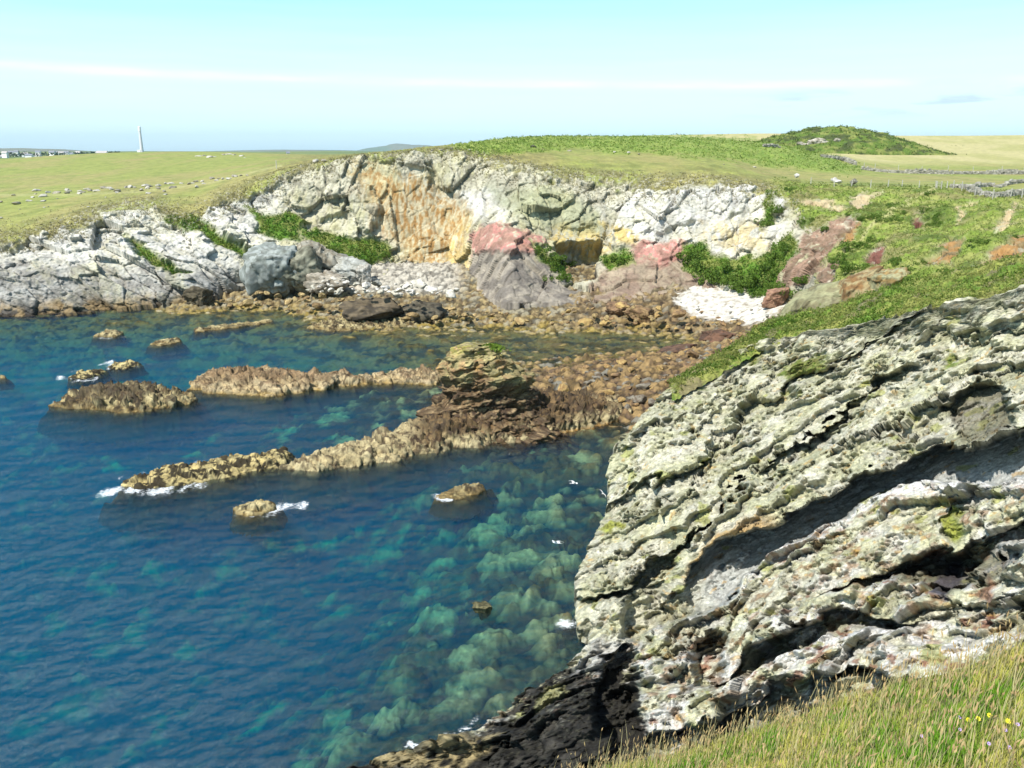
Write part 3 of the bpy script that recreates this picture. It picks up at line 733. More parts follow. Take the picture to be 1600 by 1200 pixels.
# broken rock inside the beds, drawn out along the bedding
dstr = P(np.array(1400.0), np.array(600.0), np.array(47.0)) - P(np.array(1130.0), np.array(800.0), np.array(44.0)); dstr /= np.linalg.norm(dstr)
bref = 0.5 * (np.interp(cx_, *np.array(KA).T) + np.interp(cx_, *np.array(KB2).T))
unf = np.stack([(cx_ + 0.35 * cy_) * 0.031 / 1.9, (cy_ - bref) * 0.031, 0.15 * nYc], -1)
qs = unf + 0.25 * np.stack([w2[..., 0], w2[..., 1], w2[..., 0]], -1)
crk = np.zeros(PXe.shape); rn = np.zeros(PXe.shape)
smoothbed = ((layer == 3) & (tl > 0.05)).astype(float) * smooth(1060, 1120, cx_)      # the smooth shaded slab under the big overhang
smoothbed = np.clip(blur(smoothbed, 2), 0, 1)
am = 1 - 0.75 * smoothbed
for (s, amp, seed, tl_) in ((3.2, 1.1, 221, 0.9), (1.3, 0.42, 222, 0.9), (0.5, 0.15, 223, 0.9), (0.2, 0.06, 224, 0.9)):
    h, e, r_ = facet(qs / s + w2 * 0 [..., None] if False else qs / s, seed, tl_)
    relief += amp * h * am
    crk = np.maximum(crk, (1 - smooth(0, 0.09, e)) * (0.6 if s > 1 else 0.4))
    rn += (r_ - 0.5) * 0.4
knob = ridged(stretch(B, dstr, 1.5) * 1.1, 4, 231)
thin = fbm(np.stack([unf[..., 0] * 0.5, unf[..., 1] * 3.2, unf[..., 2] * 0], -1) + 0.3 * np.stack([w2[..., 0], w2[..., 1], w2[..., 0] * 0], -1), 4, 237)
sb_ = unf[..., 1] / 1.35 + 0.5 * fbm(np.stack([unf[..., 0] * 0.35, unf[..., 1] * 0.3, unf[..., 0] * 0], -1), 3, 238) + 0.10 * w2[..., 0]
fb = sb_ - np.floor(sb_); bid = np.floor(sb_).astype(np.int64)
bh = (_hash(bid, bid, bid, 239) & U32(255)).astype(float) / 255
saw = np.where(fb < 0.86, fb / 0.86, (1 - fb) / 0.14)
jn = fbm(np.stack([unf[..., 0] * 0.9 + bh * 31, bid * 1.0, unf[..., 0] * 0], -1), 3, 240)
relief += (1.0 * (saw - 0.4) * (0.35 + bh) * (0.55 + 0.9 * smooth(-0.35, 0.35, jn)) + 0.9 * jn * 0.5) * am
relief += 0.20 * thin * am * (0.4 + 0.6 * smooth(-0.2, 0.3, w1[..., 0]))
relief += 0.14 * knob * am + 0.065 * fbm(B * 6.0, 4, 232, 0.6)
pit = smooth(0.2, 0.5, fbm(stretch(B, dstr, 1.6) * 1.7, 4, 233, 0.6))
relief -= 0.30 * pit * am * smooth(-0.2, 0.25, fbm(B * 0.4, 3, 234))
rimf = np.concatenate([np.linspace(0.15, 1, NRIM), np.ones(NCc)])[None, :]
vdir = EYE - B; vdir[..., 2] *= 0.6; vdir /= np.linalg.norm(vdir, axis=-1, keepdims=True)
ddir = 0.85 * vdir + 0.35 * nN; ddir /= np.linalg.norm(ddir, axis=-1, keepdims=True)
vtrue = EYE - B; vtrue /= np.linalg.norm(vtrue, axis=-1, keepdims=True)
nV_ = B + ddir * (relief * rimf)[..., None] + vtrue * (bigr * rimf)[..., None]
nV_[..., 2] = np.where((PXe > 925) & (PYe > 1000) & (nV_[..., 2] < 0.6), 0.25 + 0.35 * np.exp(np.clip(nV_[..., 2] - 0.6, -5, 0)), nV_[..., 2])

# albedo
m1_ = fbm(B * 0.5, 4, 241); m2_ = fbm(B * 2.0, 4, 242); m3_ = fbm(B * 6.0, 3, 243); m4_ = fbm(B * 0.9, 4, 244)
c = mix(S(202, 200, 164), S(216, 212, 188), smooth(-0.3, 0.4, m1_))
c = mix(c, S(148, 148, 116), smooth(0.05, 0.5, m2_ + 0.4 * m3_) * 0.6)
c = mix(c, S(218, 214, 204), smooth(0.10, 0.5, m4_ + 0.35 * m3_) * (0.35 + 0.55 * smooth(3.5, 4.5, layer)))
c = mix(c, S(232, 229, 220), smooth(3.5, 4.5, layer) * smooth(-0.15, 0.3, m4_ + 0.3 * m2_) * 0.7)
c = mix(c, S(240, 237, 230), np.clip(brow * 1.5, 0, 1) * smooth(-0.6, 0.0, m2_))
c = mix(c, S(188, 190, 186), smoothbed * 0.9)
warm = smooth(0.18, 0.42, fbm(B * 0.8, 4, 251) + 0.12) * smooth(2.5, 4.0, layer)
c = mix(c, S(172, 128, 84), warm * 0.6 * smooth(-0.1, 0.25, m2_))
c = mix(c, S(186, 148, 84), (layer == 2) * smooth(0.72, 0.97, tl) * smooth(1060, 1100, cx_) * smooth(1230, 1180, cx_) * 0.8)
c = mix(c, S(150, 96, 72), smooth(0.36, 0.5, fbm(B * 1.1, 3, 252)) * smooth(3.5, 4.5, layer) * 0.75)
c = mix(c, S(205, 160, 70), smooth(0.48, 0.60, fbm(B * 1.7, 3, 253)) * 0.5)
c = mix(c, S(110, 108, 120), pmask(cx_, cy_, [(1460, 890), (1490, 865), (1500, 900), (1485, 935), (1462, 930)], 5))
c = mix(c, S(140, 90, 66), pmask(cx_, cy_, [(1520, 930), (1555, 895), (1562, 920), (1540, 950)], 5) * 0.8)
c = mix(c, S(172, 176, 80), (smooth(0.46, 0.58, fbm(B * 0.7, 3, 254) + 0.1 * m3_) * 0.6 + pmask(cx_, cy_, [(935, 828), (955, 815), (965, 820), (945, 835)], 4)
                              + pmask(cx_, cy_, [(1480, 830), (1510, 800), (1530, 810), (1495, 850)], 6) + pmask(cx_, cy_, [(1085, 725), (1110, 712), (1100, 730), (1080, 735)], 4)))
# plants in the upper clefts
tufts = [[(1095, 575), (1140, 555), (1190, 540), (1180, 560), (1110, 590)], [(1228, 582), (1270, 560), (1285, 570), (1262, 590), (1238, 594)], [(1255, 565), (1280, 548), (1290, 560)],
         [(1470, 565), (1490, 558), (1500, 578), (1476, 580)], [(1042, 610), (1075, 592), (1080, 602), (1050, 622)], [(1085, 612), (1098, 600), (1096, 618)]]
tg = np.max([pmask(cx_, cy_, q, 5) for q in tufts], 0)
c = mix(c, mix(np.array([0.12, 0.16, 0.03]), np.array([0.20, 0.20, 0.06]), smooth(-0.3, 0.3, m3_ + m2_)), tg)
# dark iron-stained and tide-washed rock at the foot; cave and pocket shade painted in too
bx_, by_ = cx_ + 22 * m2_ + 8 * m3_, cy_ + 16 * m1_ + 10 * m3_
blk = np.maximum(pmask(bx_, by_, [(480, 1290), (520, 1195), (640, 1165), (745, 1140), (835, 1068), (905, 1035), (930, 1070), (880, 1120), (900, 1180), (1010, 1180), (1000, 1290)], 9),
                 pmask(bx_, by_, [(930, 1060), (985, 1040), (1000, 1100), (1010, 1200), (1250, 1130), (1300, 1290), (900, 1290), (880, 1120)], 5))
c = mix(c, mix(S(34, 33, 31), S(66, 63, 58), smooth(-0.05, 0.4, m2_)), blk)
c = mix(c, S(40, 38, 35), pmask(bx_, by_, [(945, 1045), (985, 1030), (1000, 1100), (1000, 1200), (900, 1200), (915, 1130), (925, 1080)], 5) * 0.9)  # cave: wet black rock, with its shade painted in too
c = mix(c, S(176, 160, 118), pmask(cx_, cy_, [(555, 1182), (640, 1170), (735, 1150), (800, 1140), (760, 1175), (700, 1205), (590, 1195)], 7) * smooth(-0.45, 0.0, m2_))
c = mix(c, S(170, 168, 120), pmask(cx_, cy_, [(838, 1100), (875, 1072), (890, 1085), (850, 1118)], 4) * 0.9)
c = mix(c, S(74, 62, 50), np.maximum(pmask(cx_, cy_, pockets[0][0], 9), pmask(cx_, cy_, pockets[2][0], 9)) * 0.6)  # shade of two recess pockets painted into the colour
c = mix(c, S(190, 188, 184), pmask(cx_, cy_, [(905, 1015), (960, 1000), (1000, 1010), (985, 1040), (930, 1055), (890, 1045)], 6) * 0.7)
c = c * (1 + 0.20 * np.clip(rn, -1, 1))[..., None]
c = mix(c, S(96, 94, 76), smooth(0.15, 0.5, fbm(B * 5.0, 3, 236)) * 0.35)
c = mix(c, S(70, 68, 56), crk * 0.55 * am)
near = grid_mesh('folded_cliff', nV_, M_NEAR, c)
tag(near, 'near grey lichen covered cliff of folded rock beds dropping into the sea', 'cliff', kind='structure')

# ------------------------------------------------------------------ turf slope over the near cliff
tX = [1050, 1120, 1180, 1215, 1300, 1400, 1500, 1600, 1760, 2150]
tabs = [  # inside edge under the rock, rock edge, middle, ridge, behind
 [(628, 58), (590, 61.5), (556, 64), (542, 65.5), (530, 61.5), (512, 56.5), (492, 52), (475, 48), (440, 42), (430, 31)],
 [(608, 60.5), (571, 63), (541, 66), (523, 67.5), (512, 63.5), (496, 58.5), (474, 54), (455, 50), (415, 44), (405, 33)],
 [(603, 62), (562, 65), (528, 69), (510, 71), (497, 68), (472, 63), (450, 59), (431, 55), (395, 49), (370, 39)],
 [(600, 63), (558, 66.5), (520, 71), (500, 73.5), (481, 72), (450, 69), (425, 66), (403, 62), (365, 55), (320, 46)],
 [(640, 66), (610, 70), (585, 76), (570, 80), (560, 82), (560, 80), (540, 76), (510, 72), (470, 64), (420, 54)],
]
ta = np.array(tabs, float)
ux = np.concatenate([np.linspace(1050, 1760, 520), np.linspace(1765, 2150, 60)]); vt = np.linspace(0, 4, 150)
tp = pchip(np.arange(5.), np.array([pchip(np.array(tX, float), ta[k, :, 0], ux) for k in range(5)]), vt)
ty = pchip(np.arange(5.), np.array([pchip(np.array(tX, float), ta[k, :, 1], ux) for k in range(5)]), vt)
tV = P(np.broadcast_to(ux[None, :], tp.shape), tp, ty)
tn = toward(normals(np.stack([blur(tV[..., k], 8) for k in range(3)], -1)), tV)
h1 = np.abs(fbm(tV * 0.6, 4, 261)); h2 = fbm(tV * 2.6, 3, 262)
tV = tV + tn * (0.55 * h1 + 0.12 * h2 - 0.05)[..., None]
tc_ = mix(np.array([0.095, 0.165, 0.02]), np.array([0.21, 0.22, 0.055]), smooth(-0.35, 0.35, fbm(tV * 0.35, 4, 263) + 0.4 * h2))
tc_ = mix(tc_, np.array([0.16, 0.125, 0.075]), smooth(0.2, 0.45, fbm(tV * 0.3, 4, 264)) * 0.75)
turf_slope = grid_mesh('turf_slope', tV, M_TURF, tc_)
tag(turf_slope, 'bright green heath turf capping the near cliff', 'slope', kind='structure')

# ------------------------------------------------------------------ shore, spit and sea bed as one height field
SB = [(350,480,0),(450,485,0),(540,503,0),(620,505,.1),(700,508,0),(800,513,0),(900,515,0),(1000,518,0),(1080,528,0),(1095,545,.1),(1050,550,0),(950,562,0),(870,577,0),(830,580,0),
 (300,474,.8),(400,450,2),(500,447,2.5),(600,446,3),(700,447,3),(800,480,1.3),(900,480,1.6),(1000,474,2.1),(1100,468,2.6),(1180,478,2.6),(1150,500,1.4),(1200,470,4),
 (620,480,1.0),(800,497,.5),(950,497,.8),(450,468,1.0),(1080,500,1.0),
 (1130,540,1.2),(1000,585,1.0),(1100,580,1.5),(900,590,.6),(950,612,.5),(860,595,.3),(1050,620,1.6),(900,609,-.1),(985,640,.6),(1000,660,0),(965,672,-.5),(880,640,.3),(1180,560,2.5),(1100,660,2.5),
 (750,540,-.42),(900,538,-.4),(1000,537,-.3),(650,550,-.6),(560,520,-.35),(480,500,-.35),
 (0,520,-1.2),(100,512,-.9),(200,503,-.6),(300,498,-.5),(400,505,-.6),(500,530,-.9),(-150,520,-1.5),
 (0,560,-3.5),(200,550,-2.8),(400,550,-2.2),(550,556,-1.3),(0,650,-6),(300,660,-4.5),(450,650,-2.8),(560,650,-1.8),(620,635,-1.2),(650,610,-.6),(-200,650,-7),
 (0,800,-9.5),(200,850,-9.5),(400,870,-8.5),(0,1000,-9.5),(200,1000,-9),(0,1200,-9),(300,1150,-6.5),(400,1000,-6.5),(500,900,-6.5),(-200,1000,-9),(-200,1250,-9),
 (600,1000,-2.6),(650,900,-3.0),(700,800,-3.2),(750,720,-1.7),(850,700,-1.2),(930,690,-.9),(940,740,-1.0),(900,800,-1.3),(850,850,-1.5),(800,950,-1.7),(880,930,-.9),(860,1000,-.8),
 (750,1050,-1.6),(650,1120,-1.7),(550,1150,-1.8),(450,1150,-3.0),(700,1110,-.8),(400,1260,-2.5),(600,1240,-.6),(540,1190,-.9),
 (550,760,-5.2),(450,760,-6.0),(300,720,-5.0),(1000,740,-1.2),(1000,900,-1.4),(1000,1100,-1.6),(900,1250,-1.6),(1300,900,-1.4),(1300,720,-1.0),
 (250,488,-.4),(150,495,-.6),(50,503,-.8),(-100,508,-1.0),(100,478,-.5),(0,478,-.6),(200,466,-.5),(-200,478,-.6),(290,462,0.6)]
SB = np.array(SB, float)
sxy = Pz(SB[:, 0], SB[:, 1], np.maximum(SB[:, 2], 0))
fS = tps_fit(sxy[:, :2], SB[:, 2], 3e-3)
sPX = np.linspace(-260, 1330, 1000)
sPY = np.concatenate([np.linspace(437, 480, 60, endpoint=False), np.linspace(480, 680, 260, endpoint=False), np.linspace(680, 1300, 300)])
A_, B_ = np.meshgrid(sPX, sPY)
sV = Pz(A_, B_, 0.0)
zz = np.clip(fS(sV[..., :2]), -9.5, 5)
flat = sV.copy(); flat[..., 2] = 0
p1_, _, ridb, _ = worley(flat / 2.0, 309); bb_ = np.clip(1 - (p1_ / 0.5) ** 2, 0, 1) * ((ridb & U32(7)) < 2)
n2w = fbm(flat * 0.7, 3, 333)
wS = np.stack([fbm(flat * 0.12, 3, 301), fbm(flat * 0.12, 3, 302)], -1)
wT = np.stack([fbm(flat * 0.55, 4, 331), fbm(flat * 0.55, 4, 332), wS[..., 0] * 0], -1)
f1, f2, rid, _ = worley(flat / 2.3 + np.stack([wS[..., 0], wS[..., 1], wS[..., 0] * 0], -1) * 0.6 + wT * 0.55, 303)
zone = pmask(A_, B_, [(500, 1000), (600, 860), (690, 770), (800, 710), (960, 690), (970, 1010), (800, 1110), (640, 1170), (440, 1190), (430, 1100)], 55)
b1 = np.clip(1 - (f1 / 0.62) ** 2, 0, 1); keep1 = ((rid & U32(7)) > 1)
g1_, g2_, rid2, _ = worley(flat / 1.05 + wT * 0.3, 304)
fh1, _, _ = facet(flat / 1.05 + wT * 0.3, 304, 1.0); fh2, _, _ = facet(flat / 0.5, 305, 1.0)
b2 = np.clip(1 - (g1_ / 0.6) ** 2, 0, 1); keep2 = ((rid2 & U32(7)) > 1)
k1_, k2_, rid3, _ = worley(flat / 0.5, 305)
b3 = np.clip(1 - (k1_ / 0.62) ** 2, 0, 1)
uw = smooth(0.2, -0.6, zz)
zz2 = zz + uw * (b1 * keep1 * (0.35 + 0.45 * zone) + 0.4 * fbm(flat * 0.25, 3, 306)) + b2 * keep2 * np.where(uw > 0.5, 0.35, 0.30) + b3 * (0.16 - 0.08 * uw) + (1 - uw) * (0.55 * bb_ * facet(flat / 0.8, 310, 0.9)[0] * 0.8 + 0.45 * bb_ + 0.22 * fh1 + 0.12 * fh2) + 0.06 * fbm(flat * 2.5, 3, 307)
# keep the shallows below the surface except at the shore itself
zz2 = np.where(zz < -0.25, np.minimum(zz2, -0.10 + 0.1 * (zz2 > 0)), zz2)
sand = pmask(A_ + 14 * wS[..., 0] + 8 * n2w, B_ + 5 * n2w, [(1050, 494), (1085, 478), (1150, 470), (1225, 484), (1230, 512), (1195, 530), (1165, 527), (1150, 519), (1105, 512), (1068, 504)], 3)
zz2 = mix(zz2[..., None], (zz + 0.05 * b3)[..., None], sand)[..., 0]
sV[..., 2] = zz2
n1_ = fbm(flat * 0.3, 4, 311); n2_ = fbm(flat * 1.2, 3, 312); n3_ = fbm(flat * np.array([0.09, 0.05, 1]), 3, 313)
rr = (rid2 & U32(255)).astype(float) / 255; rr1 = (rid & U32(255)).astype(float) / 255
dry = mix(S(172, 150, 106), S(196, 176, 126), rr); dry = mix(dry, S(112, 92, 66), smooth(-0.1, 0.4, n2_)); dry = mix(dry, S(176, 168, 144), (rr > 0.72) * 0.8)
spit = smooth(515, 560, B_) * smooth(780, 860, A_)
redd = mix(S(154, 126, 88), S(112, 92, 72), smooth(-0.2, 0.3, n2_)); redd = mix(redd, S(180, 150, 100), (rr > 0.55) * 0.85); redd = mix(redd, S(150, 148, 134), (rr < 0.14) * 0.8)
dry = mix(dry, redd, np.maximum(spit, 0.7 * pmask(A_, B_, [(880, 485), (1000, 480), (1200, 500), (1200, 545), (1050, 525), (900, 512)], 14)))
dry = mix(dry, S(222, 214, 196), smooth(1.9, 2.6, zz) * smooth(470, 560, A_) * smooth(740, 700, A_) * 0.9)
dry = mix(dry, S(210, 200, 160), smooth(1.4, 2.2, zz) * smooth(480, 440, A_) * 0.5)
dry = mix(dry, S(176, 150, 60), smooth(0.9, 0.0, zz) * smooth(-0.1, 0.3, n1_ + 0.3 * n2_) * 0.7 * (1 - spit))
dry = mix(dry, mix(S(230, 224, 210), S(178, 166, 146), smooth(0.0, 0.55, n2_ + 0.5 * n2w)), sand)
weed = np.array([0.030, 0.034, 0.012]); pale = np.array([0.60, 0.62, 0.32])
wetc = mix(mix(weed, np.array([0.18, 0.20, 0.09]), zone * smooth(-0.4, 0.3, n1_) * 0.75), pale * 1.1, np.clip(b1 * 1.25, 0, 1) * keep1 * smooth(-0.1, 0.6, rr1 + 0.3 * n2_))
wetc = mix(wetc, weed, (1 - zone) * smooth(-0.5, 0.15, n1_ + 0.4 * n3_ - 0.1))
wetc = mix(wetc, pale, b2 * keep2 * smooth(0.45, 0.8, rr) * 0.8 * (0.25 + 0.75 * zone))
wetc = mix(wetc, weed, smooth(0.05, 0.4, n1_ + 0.35 * n2_) * 0.85)
olive = mix(np.array([0.32, 0.25, 0.06]), np.array([0.06, 0.062, 0.018]), smooth(-0.2, 0.25, n1_ + 0.3 * n2_))
olive = mix(olive, np.array([0.33, 0.28, 0.12]), b2 * keep2 * (rr > 0.5))
shal = smooth(600, 560, B_)
wetc = mix(wetc, olive, shal)
wetc = mix(wetc, np.array([0.22, 0.17, 0.07]), pmask(A_, B_, [(680, 740), (760, 690), (960, 660), (960, 720), (850, 730)], 14) * 0.7 * (b2 > 0.2))
dry = mix(dry, dry * 0.28, smooth(0.48, 0.62, g1_)[..., None] * 0.8 * (1 - sand)[..., None])  # shade in the gaps between stones, painted into the colour
dry = np.where(sand[..., None] > 0.5, dry, dry * 0.85)
scol = mix(dry, wetc, smooth(0.10, -0.12, sV[..., 2]))
shore = grid_mesh('beach_ground', sV, M_SHORE, scol)
tag(shore, 'stony beach, boulder spit and the sea bed running out from them', 'beach', kind='structure')
# coarse deep floor beyond the detailed sea bed
dx_ = np.linspace(-260, 140, 24); dy_ = np.linspace(-60, 200, 24)
DX, DY = np.meshgrid(dx_, dy_)
dV = np.stack([DX, DY, np.full(DX.shape, -10.5)], -1)
tag(grid_mesh('sea_floor', dV, M_SHORE, np.broadcast_to(np.array([0.03, 0.04, 0.03]), dV.shape)), 'deep sea floor', 'sea floor', kind='structure')
fS_lin = fS

# ------------------------------------------------------------------ reefs and skerries
def rock_field(name, outline, peaks, parent=None, res=0.14, seed=1, colf=None, amp=1.0, grain=(1, 0, 0), margin=2.0, skirt=-1.3, pw=1.0, mat=None):
    """outline: water-line polygon (photo pixels on the sea); peaks: (column, top row, base row)"""
    ol = np.array(outline, float)
    # densify outline
    n = len(ol); dens = []
    for k in range(n):
        a, b = ol[k], ol[(k + 1) % n]
        for t in np.linspace(0, 1, max(2, int(np.hypot(*(b - a)) / 14)), endpoint=False): dens.append(a + (b - a) * t)
    dens = np.array(dens)
    W = Pz(dens[:, 0], dens[:, 1], 0.0)[:, :2]
    pk = []
    for (px_, pt, pb) in peaks:
        base = Pz(px_, pb, 0.0); top = P(np.array(float(px_)), np.array(float(pt)), base[1])
        pk.append((top[0], top[1], top[2]))
    pk = np.array(pk)
    x0, y0 = W.min(0) - margin; x1, y1 = W.max(0) + margin
    X_, Y_ = np.meshgrid(np.arange(x0, x1, res * 0.62), np.arange(y0, y1, res * 0.75))
    pts = np.stack([X_, Y_, X_ * 0], -1)
    jit = np.stack([fbm(pts * 0.5, 3, seed + 1), fbm(pts * 0.5, 3, seed + 2)], -1)
    sd = poly_sd(X_ + jit[..., 0] * 0.7, Y_ + jit[..., 1] * 0.7, W)
    f = tps_fit(np.concatenate([W[::2], pk[:, :2]]), np.concatenate([np.full(len(W[::2]), 0.12), pk[:, 2]]), 2e-2)
    H = np.clip(f(np.stack([X_, Y_], -1)), 0.05, pk[:, 2].max() * 1.15)
    inside = smooth(-0.1, 0.5, sd)
    H = np.where(sd > 0, H * (0.35 + 0.65 * inside), np.maximum(0.1 + sd * 1.6, skirt * 2.4))
    gd = np.array(grain, float); gd /= np.linalg.norm(gd)
    p3 = np.stack([X_, Y_, H], -1)
    q = stretch(p3, gd, 2.6)
    h1_, e1_, r1_ = facet(q / 1.5, seed + 3, 0.9); h2_, e2_, r2_ = facet(q / 0.62, seed + 4, 0.9); h3_, e3_, r3_ = facet(q / 0.28, seed + 5, 0.9)
    hi = smooth(-0.8, 0.6, sd)
    v0 = np.stack([X_, Y_, np.stack([blur(H, 3)], 0)[0]], -1)
    nrm = normals(v0); nrm *= np.sign(nrm[..., 2:3]) + 1e-6
    dd_ = amp * hi * (h1_ * 0.65 * np.clip(H / 1.2, 0.25, 1) + h2_ * 0.55 + h3_ * 0.34 + 0.25 * ridged(q * 1.3, 3, seed + 6) * np.clip(H, 0.2, 1))
    v = np.stack([X_, Y_, H], -1) + nrm * dd_[..., None]; H = v[..., 2]
    m_ = fbm(v * 0.6, 4, seed + 7); mm = fbm(v * 1.5, 4, seed + 8, 0.6)
    cc = colf(v, H, m_, mm, (r1_ * 0.4 + r2_ * 0.6)) * 0.92
    cc = mix(cc, np.array([0.035, 0.03, 0.02]), (1 - smooth(0, 0.1, np.minimum(e1_, e2_))) * 0.5)
    cc = mix(cc, np.array([0.04, 0.042, 0.018]), smooth(-0.05, -0.5, H))
    keep = sd > -margin * 0.9
    return grid_mesh(name, v, mat or M_REEF, cc, parent, keep)
def c_reef(v, H, m_, mm, r):
    c = mix(S(184, 166, 116), S(208, 192, 144), r)
    c = mix(c, S(120, 96, 62), smooth(-0.1, 0.3, m_ + 0.5 * mm) * 0.8)
    c = mix(c, S(40, 32, 20), smooth(0.06, 0.28, mm + 0.25 * m_) * 0.85)
    c = mix(c, S(150, 126, 74), smooth(0.35, 0.0, H) * 0.6)
    return c
def c_islet(v, H, m_, mm, r):
    c = c_reef(v, H, m_, mm, r)
    return mix(c, mix(S(96, 78, 56), S(66, 54, 42), r), smooth(0.8, 1.5, H + 0.6 * m_) * 0.85)
def c_long(v, H, m_, mm, r):
    c = mix(S(196, 172, 124), S(212, 192, 152), r)
    c = mix(c, S(146, 116, 84), smooth(0.5, 1.3, H + 0.8 * m_) * 0.8)
    c = mix(c, S(88, 68, 46), smooth(0.08, 0.36, mm) * 0.8)
    return mix(c, S(170, 140, 66), smooth(0.35, 0.0, H) * 0.6)
def c_weedy(v, H, m_, mm, r):
    c = mix(S(196, 176, 116), S(214, 196, 140), r)
    c = mix(c, S(40, 32, 18), smooth(-0.1, 0.08, mm + 0.35 * m_) * 0.95)
    return c
def c_dark(v, H, m_, mm, r):
    c = mix(S(112, 98, 76), S(84, 74, 62), r)
    c = mix(c, S(160, 142, 104), smooth(0.1, 0.45, mm) * 0.5)
    return mix(c, S(176, 140, 66), smooth(0.7, 0.1, H) * 0.7)
GR = (0.95, -0.3, 0.12)
def whole(o, label, cat, group=None): return tag(o, label, cat, group)
whole(rock_field('rock_islet', [(82, 632), (110, 624), (150, 618), (200, 612), (250, 615), (300, 620), (303, 627), (270, 637), (225, 643), (180, 643), (130, 639), (95, 637)],
      [(140, 600, 630), (160, 597, 628), (185, 597, 628), (205, 598, 627), (225, 610, 630), (120, 618, 632), (250, 613, 628), (280, 616, 626), (170, 606, 622)], seed=401, colf=c_islet, grain=GR),
      'low humped rock islet with a dark crown alone in the water on the left', 'rock')
whole(rock_field('rock_reef', [(303, 608), (320, 590), (350, 585), (420, 588), (500, 590), (560, 594), (620, 586), (680, 582), (700, 590), (680, 600), (620, 600), (560, 602), (520, 606), (470, 613), (430, 620), (380, 617), (330, 614)],
      [(335, 574, 600), (355, 573, 598), (380, 577, 600), (400, 582, 602), (430, 580, 601), (470, 582, 600), (510, 580, 600), (525, 581, 598), (545, 590, 600), (590, 578, 594), (625, 577, 592), (660, 574, 591), (690, 573, 590)], seed=421, colf=c_long, grain=GR, amp=0.9),
      'long low tan reef with reddish humps running left from the rock stack', 'reef')
whole(rock_field('rock_reef', [(188, 760), (215, 745), (250, 735), (320, 724), (380, 714), (440, 704), (455, 712), (440, 728), (380, 740), (320, 752), (250, 763), (210, 765)],
      [(220, 740, 752), (260, 731, 748), (300, 727, 746), (340, 722, 738), (380, 714, 728), (420, 706, 722), (440, 704, 714)], seed=441, colf=c_weedy, grain=(0.85, -0.5, 0), amp=0.6),
      'seaweed blotched reef just awash at the seaward tip of the ridge', 'reef')
for (ol, pk, lab, sd, cf, am_) in [
    ([(372, 796), (385, 788), (415, 786), (430, 793), (428, 800), (405, 804), (380, 802)], [(395, 782, 796), (410, 782, 795), (420, 787, 796), (385, 790, 797)], 'small tan rock ringed by white foam in open water', 461, c_reef, 0.5),
    ([(690, 774), (705, 768), (735, 759), (756, 758), (757, 766), (735, 773), (710, 778)], [(710, 765, 771), (730, 757, 767), (745, 752, 763), (752, 755, 762)], 'pale sloping rock breaking the surface below the rock stack', 471, c_reef, 0.4),
    ([(108, 590), (125, 583), (150, 579), (166, 581), (150, 588), (128, 594)], [(135, 578, 586), (150, 576, 583)], 'weedy skerry half covered by foam, nearest the islet', 481, c_weedy, 0.5),
    ([(172, 573), (185, 567), (205, 565), (218, 570), (200, 576), (180, 577)], [(188, 563, 571), (200, 564, 570)], 'small skerry with foam on both sides, behind the weedy one', 491, c_weedy, 0.5),
    ([(152, 524), (162, 519), (185, 518), (192, 522), (180, 526), (160, 527)], [(165, 517, 522), (180, 516, 521)], 'tiny tan skerry lying off the left cliff', 501, c_reef, 0.4),
    ([(236, 538), (250, 533), (275, 530), (283, 532), (268, 538), (245, 540)], [(252, 531, 535), (270, 529, 533)], 'low tan skerry in mid cove', 511, c_reef, 0.4),
    ([(302, 516), (330, 511), (370, 506), (420, 501), (424, 503), (380, 510), (340, 515), (312, 518)], [(330, 508, 512), (370, 504, 508), (400, 501, 504)], 'thin line of brown rocks in the shallows of the cove', 521, c_reef, 0.35),
    ([(-2, 589), (4, 586), (10, 588), (8, 591), (0, 592)], [(4, 585, 589)], 'speck of rock at the far left water', 531, c_reef, 0.3)]:
    whole(rock_field('skerry', ol, pk, seed=sd, colf=cf, grain=GR, amp=am_, margin=1.0, res=0.11, skirt=-0.8), lab, 'rock')
whole(rock_field('shore_crag', [(480, 512), (520, 500), (545, 498), (620, 500), (684, 500), (690, 508), (640, 510), (580, 514), (520, 518)],
      [(550, 494, 503), (590, 492, 503), (620, 495, 504), (650, 493, 504), (680, 496, 504), (520, 504, 508), (500, 509, 512)], seed=541, colf=c_reef, grain=GR, amp=0.7),
      'low tan ledge under the dark crags at the edge of the far beach', 'rock')

# the stack and the ridge it grows from
spos = Pz(770.0, 668.0, 0.0)
stack_e = empty('sea_stack', tuple(spos), 'brown layered sea stack with grass on its top, standing on a long rock ridge', 'sea stack')
def ridge_col(v, H, m_, mm, r):
    c = mix(S(186, 168, 122), S(206, 190, 146), r)
    pxl, _ = pix(v)
    dk = smooth(610, 680, pxl) * smooth(0.5, 1.3, H + 0.5 * m_)
    c = mix(c, mix(S(128, 104, 70), S(84, 66, 48), smooth(-0.2, 0.25, mm)), np.clip(dk + smooth(0.04, 0.32, mm + 0.3 * m_) * 0.8, 0, 1))
    c = mix(c, S(190, 140, 62), smooth(0.3, 0.0, H) * smooth(820, 900, pxl) * 0.7)
    return c
def local(o, e):
    """parent o under empty e keeping its world coordinates"""
    o.parent = e
    loc = np.array(e.location)
    me = o.data; a = np.empty(len(me.vertices) * 3, np.float32); me.vertices.foreach_get('co', a)
    a = (a.reshape(-1, 3) - loc).astype(np.float32); me.vertices.foreach_set('co', a.ravel()); me.update()
    return o
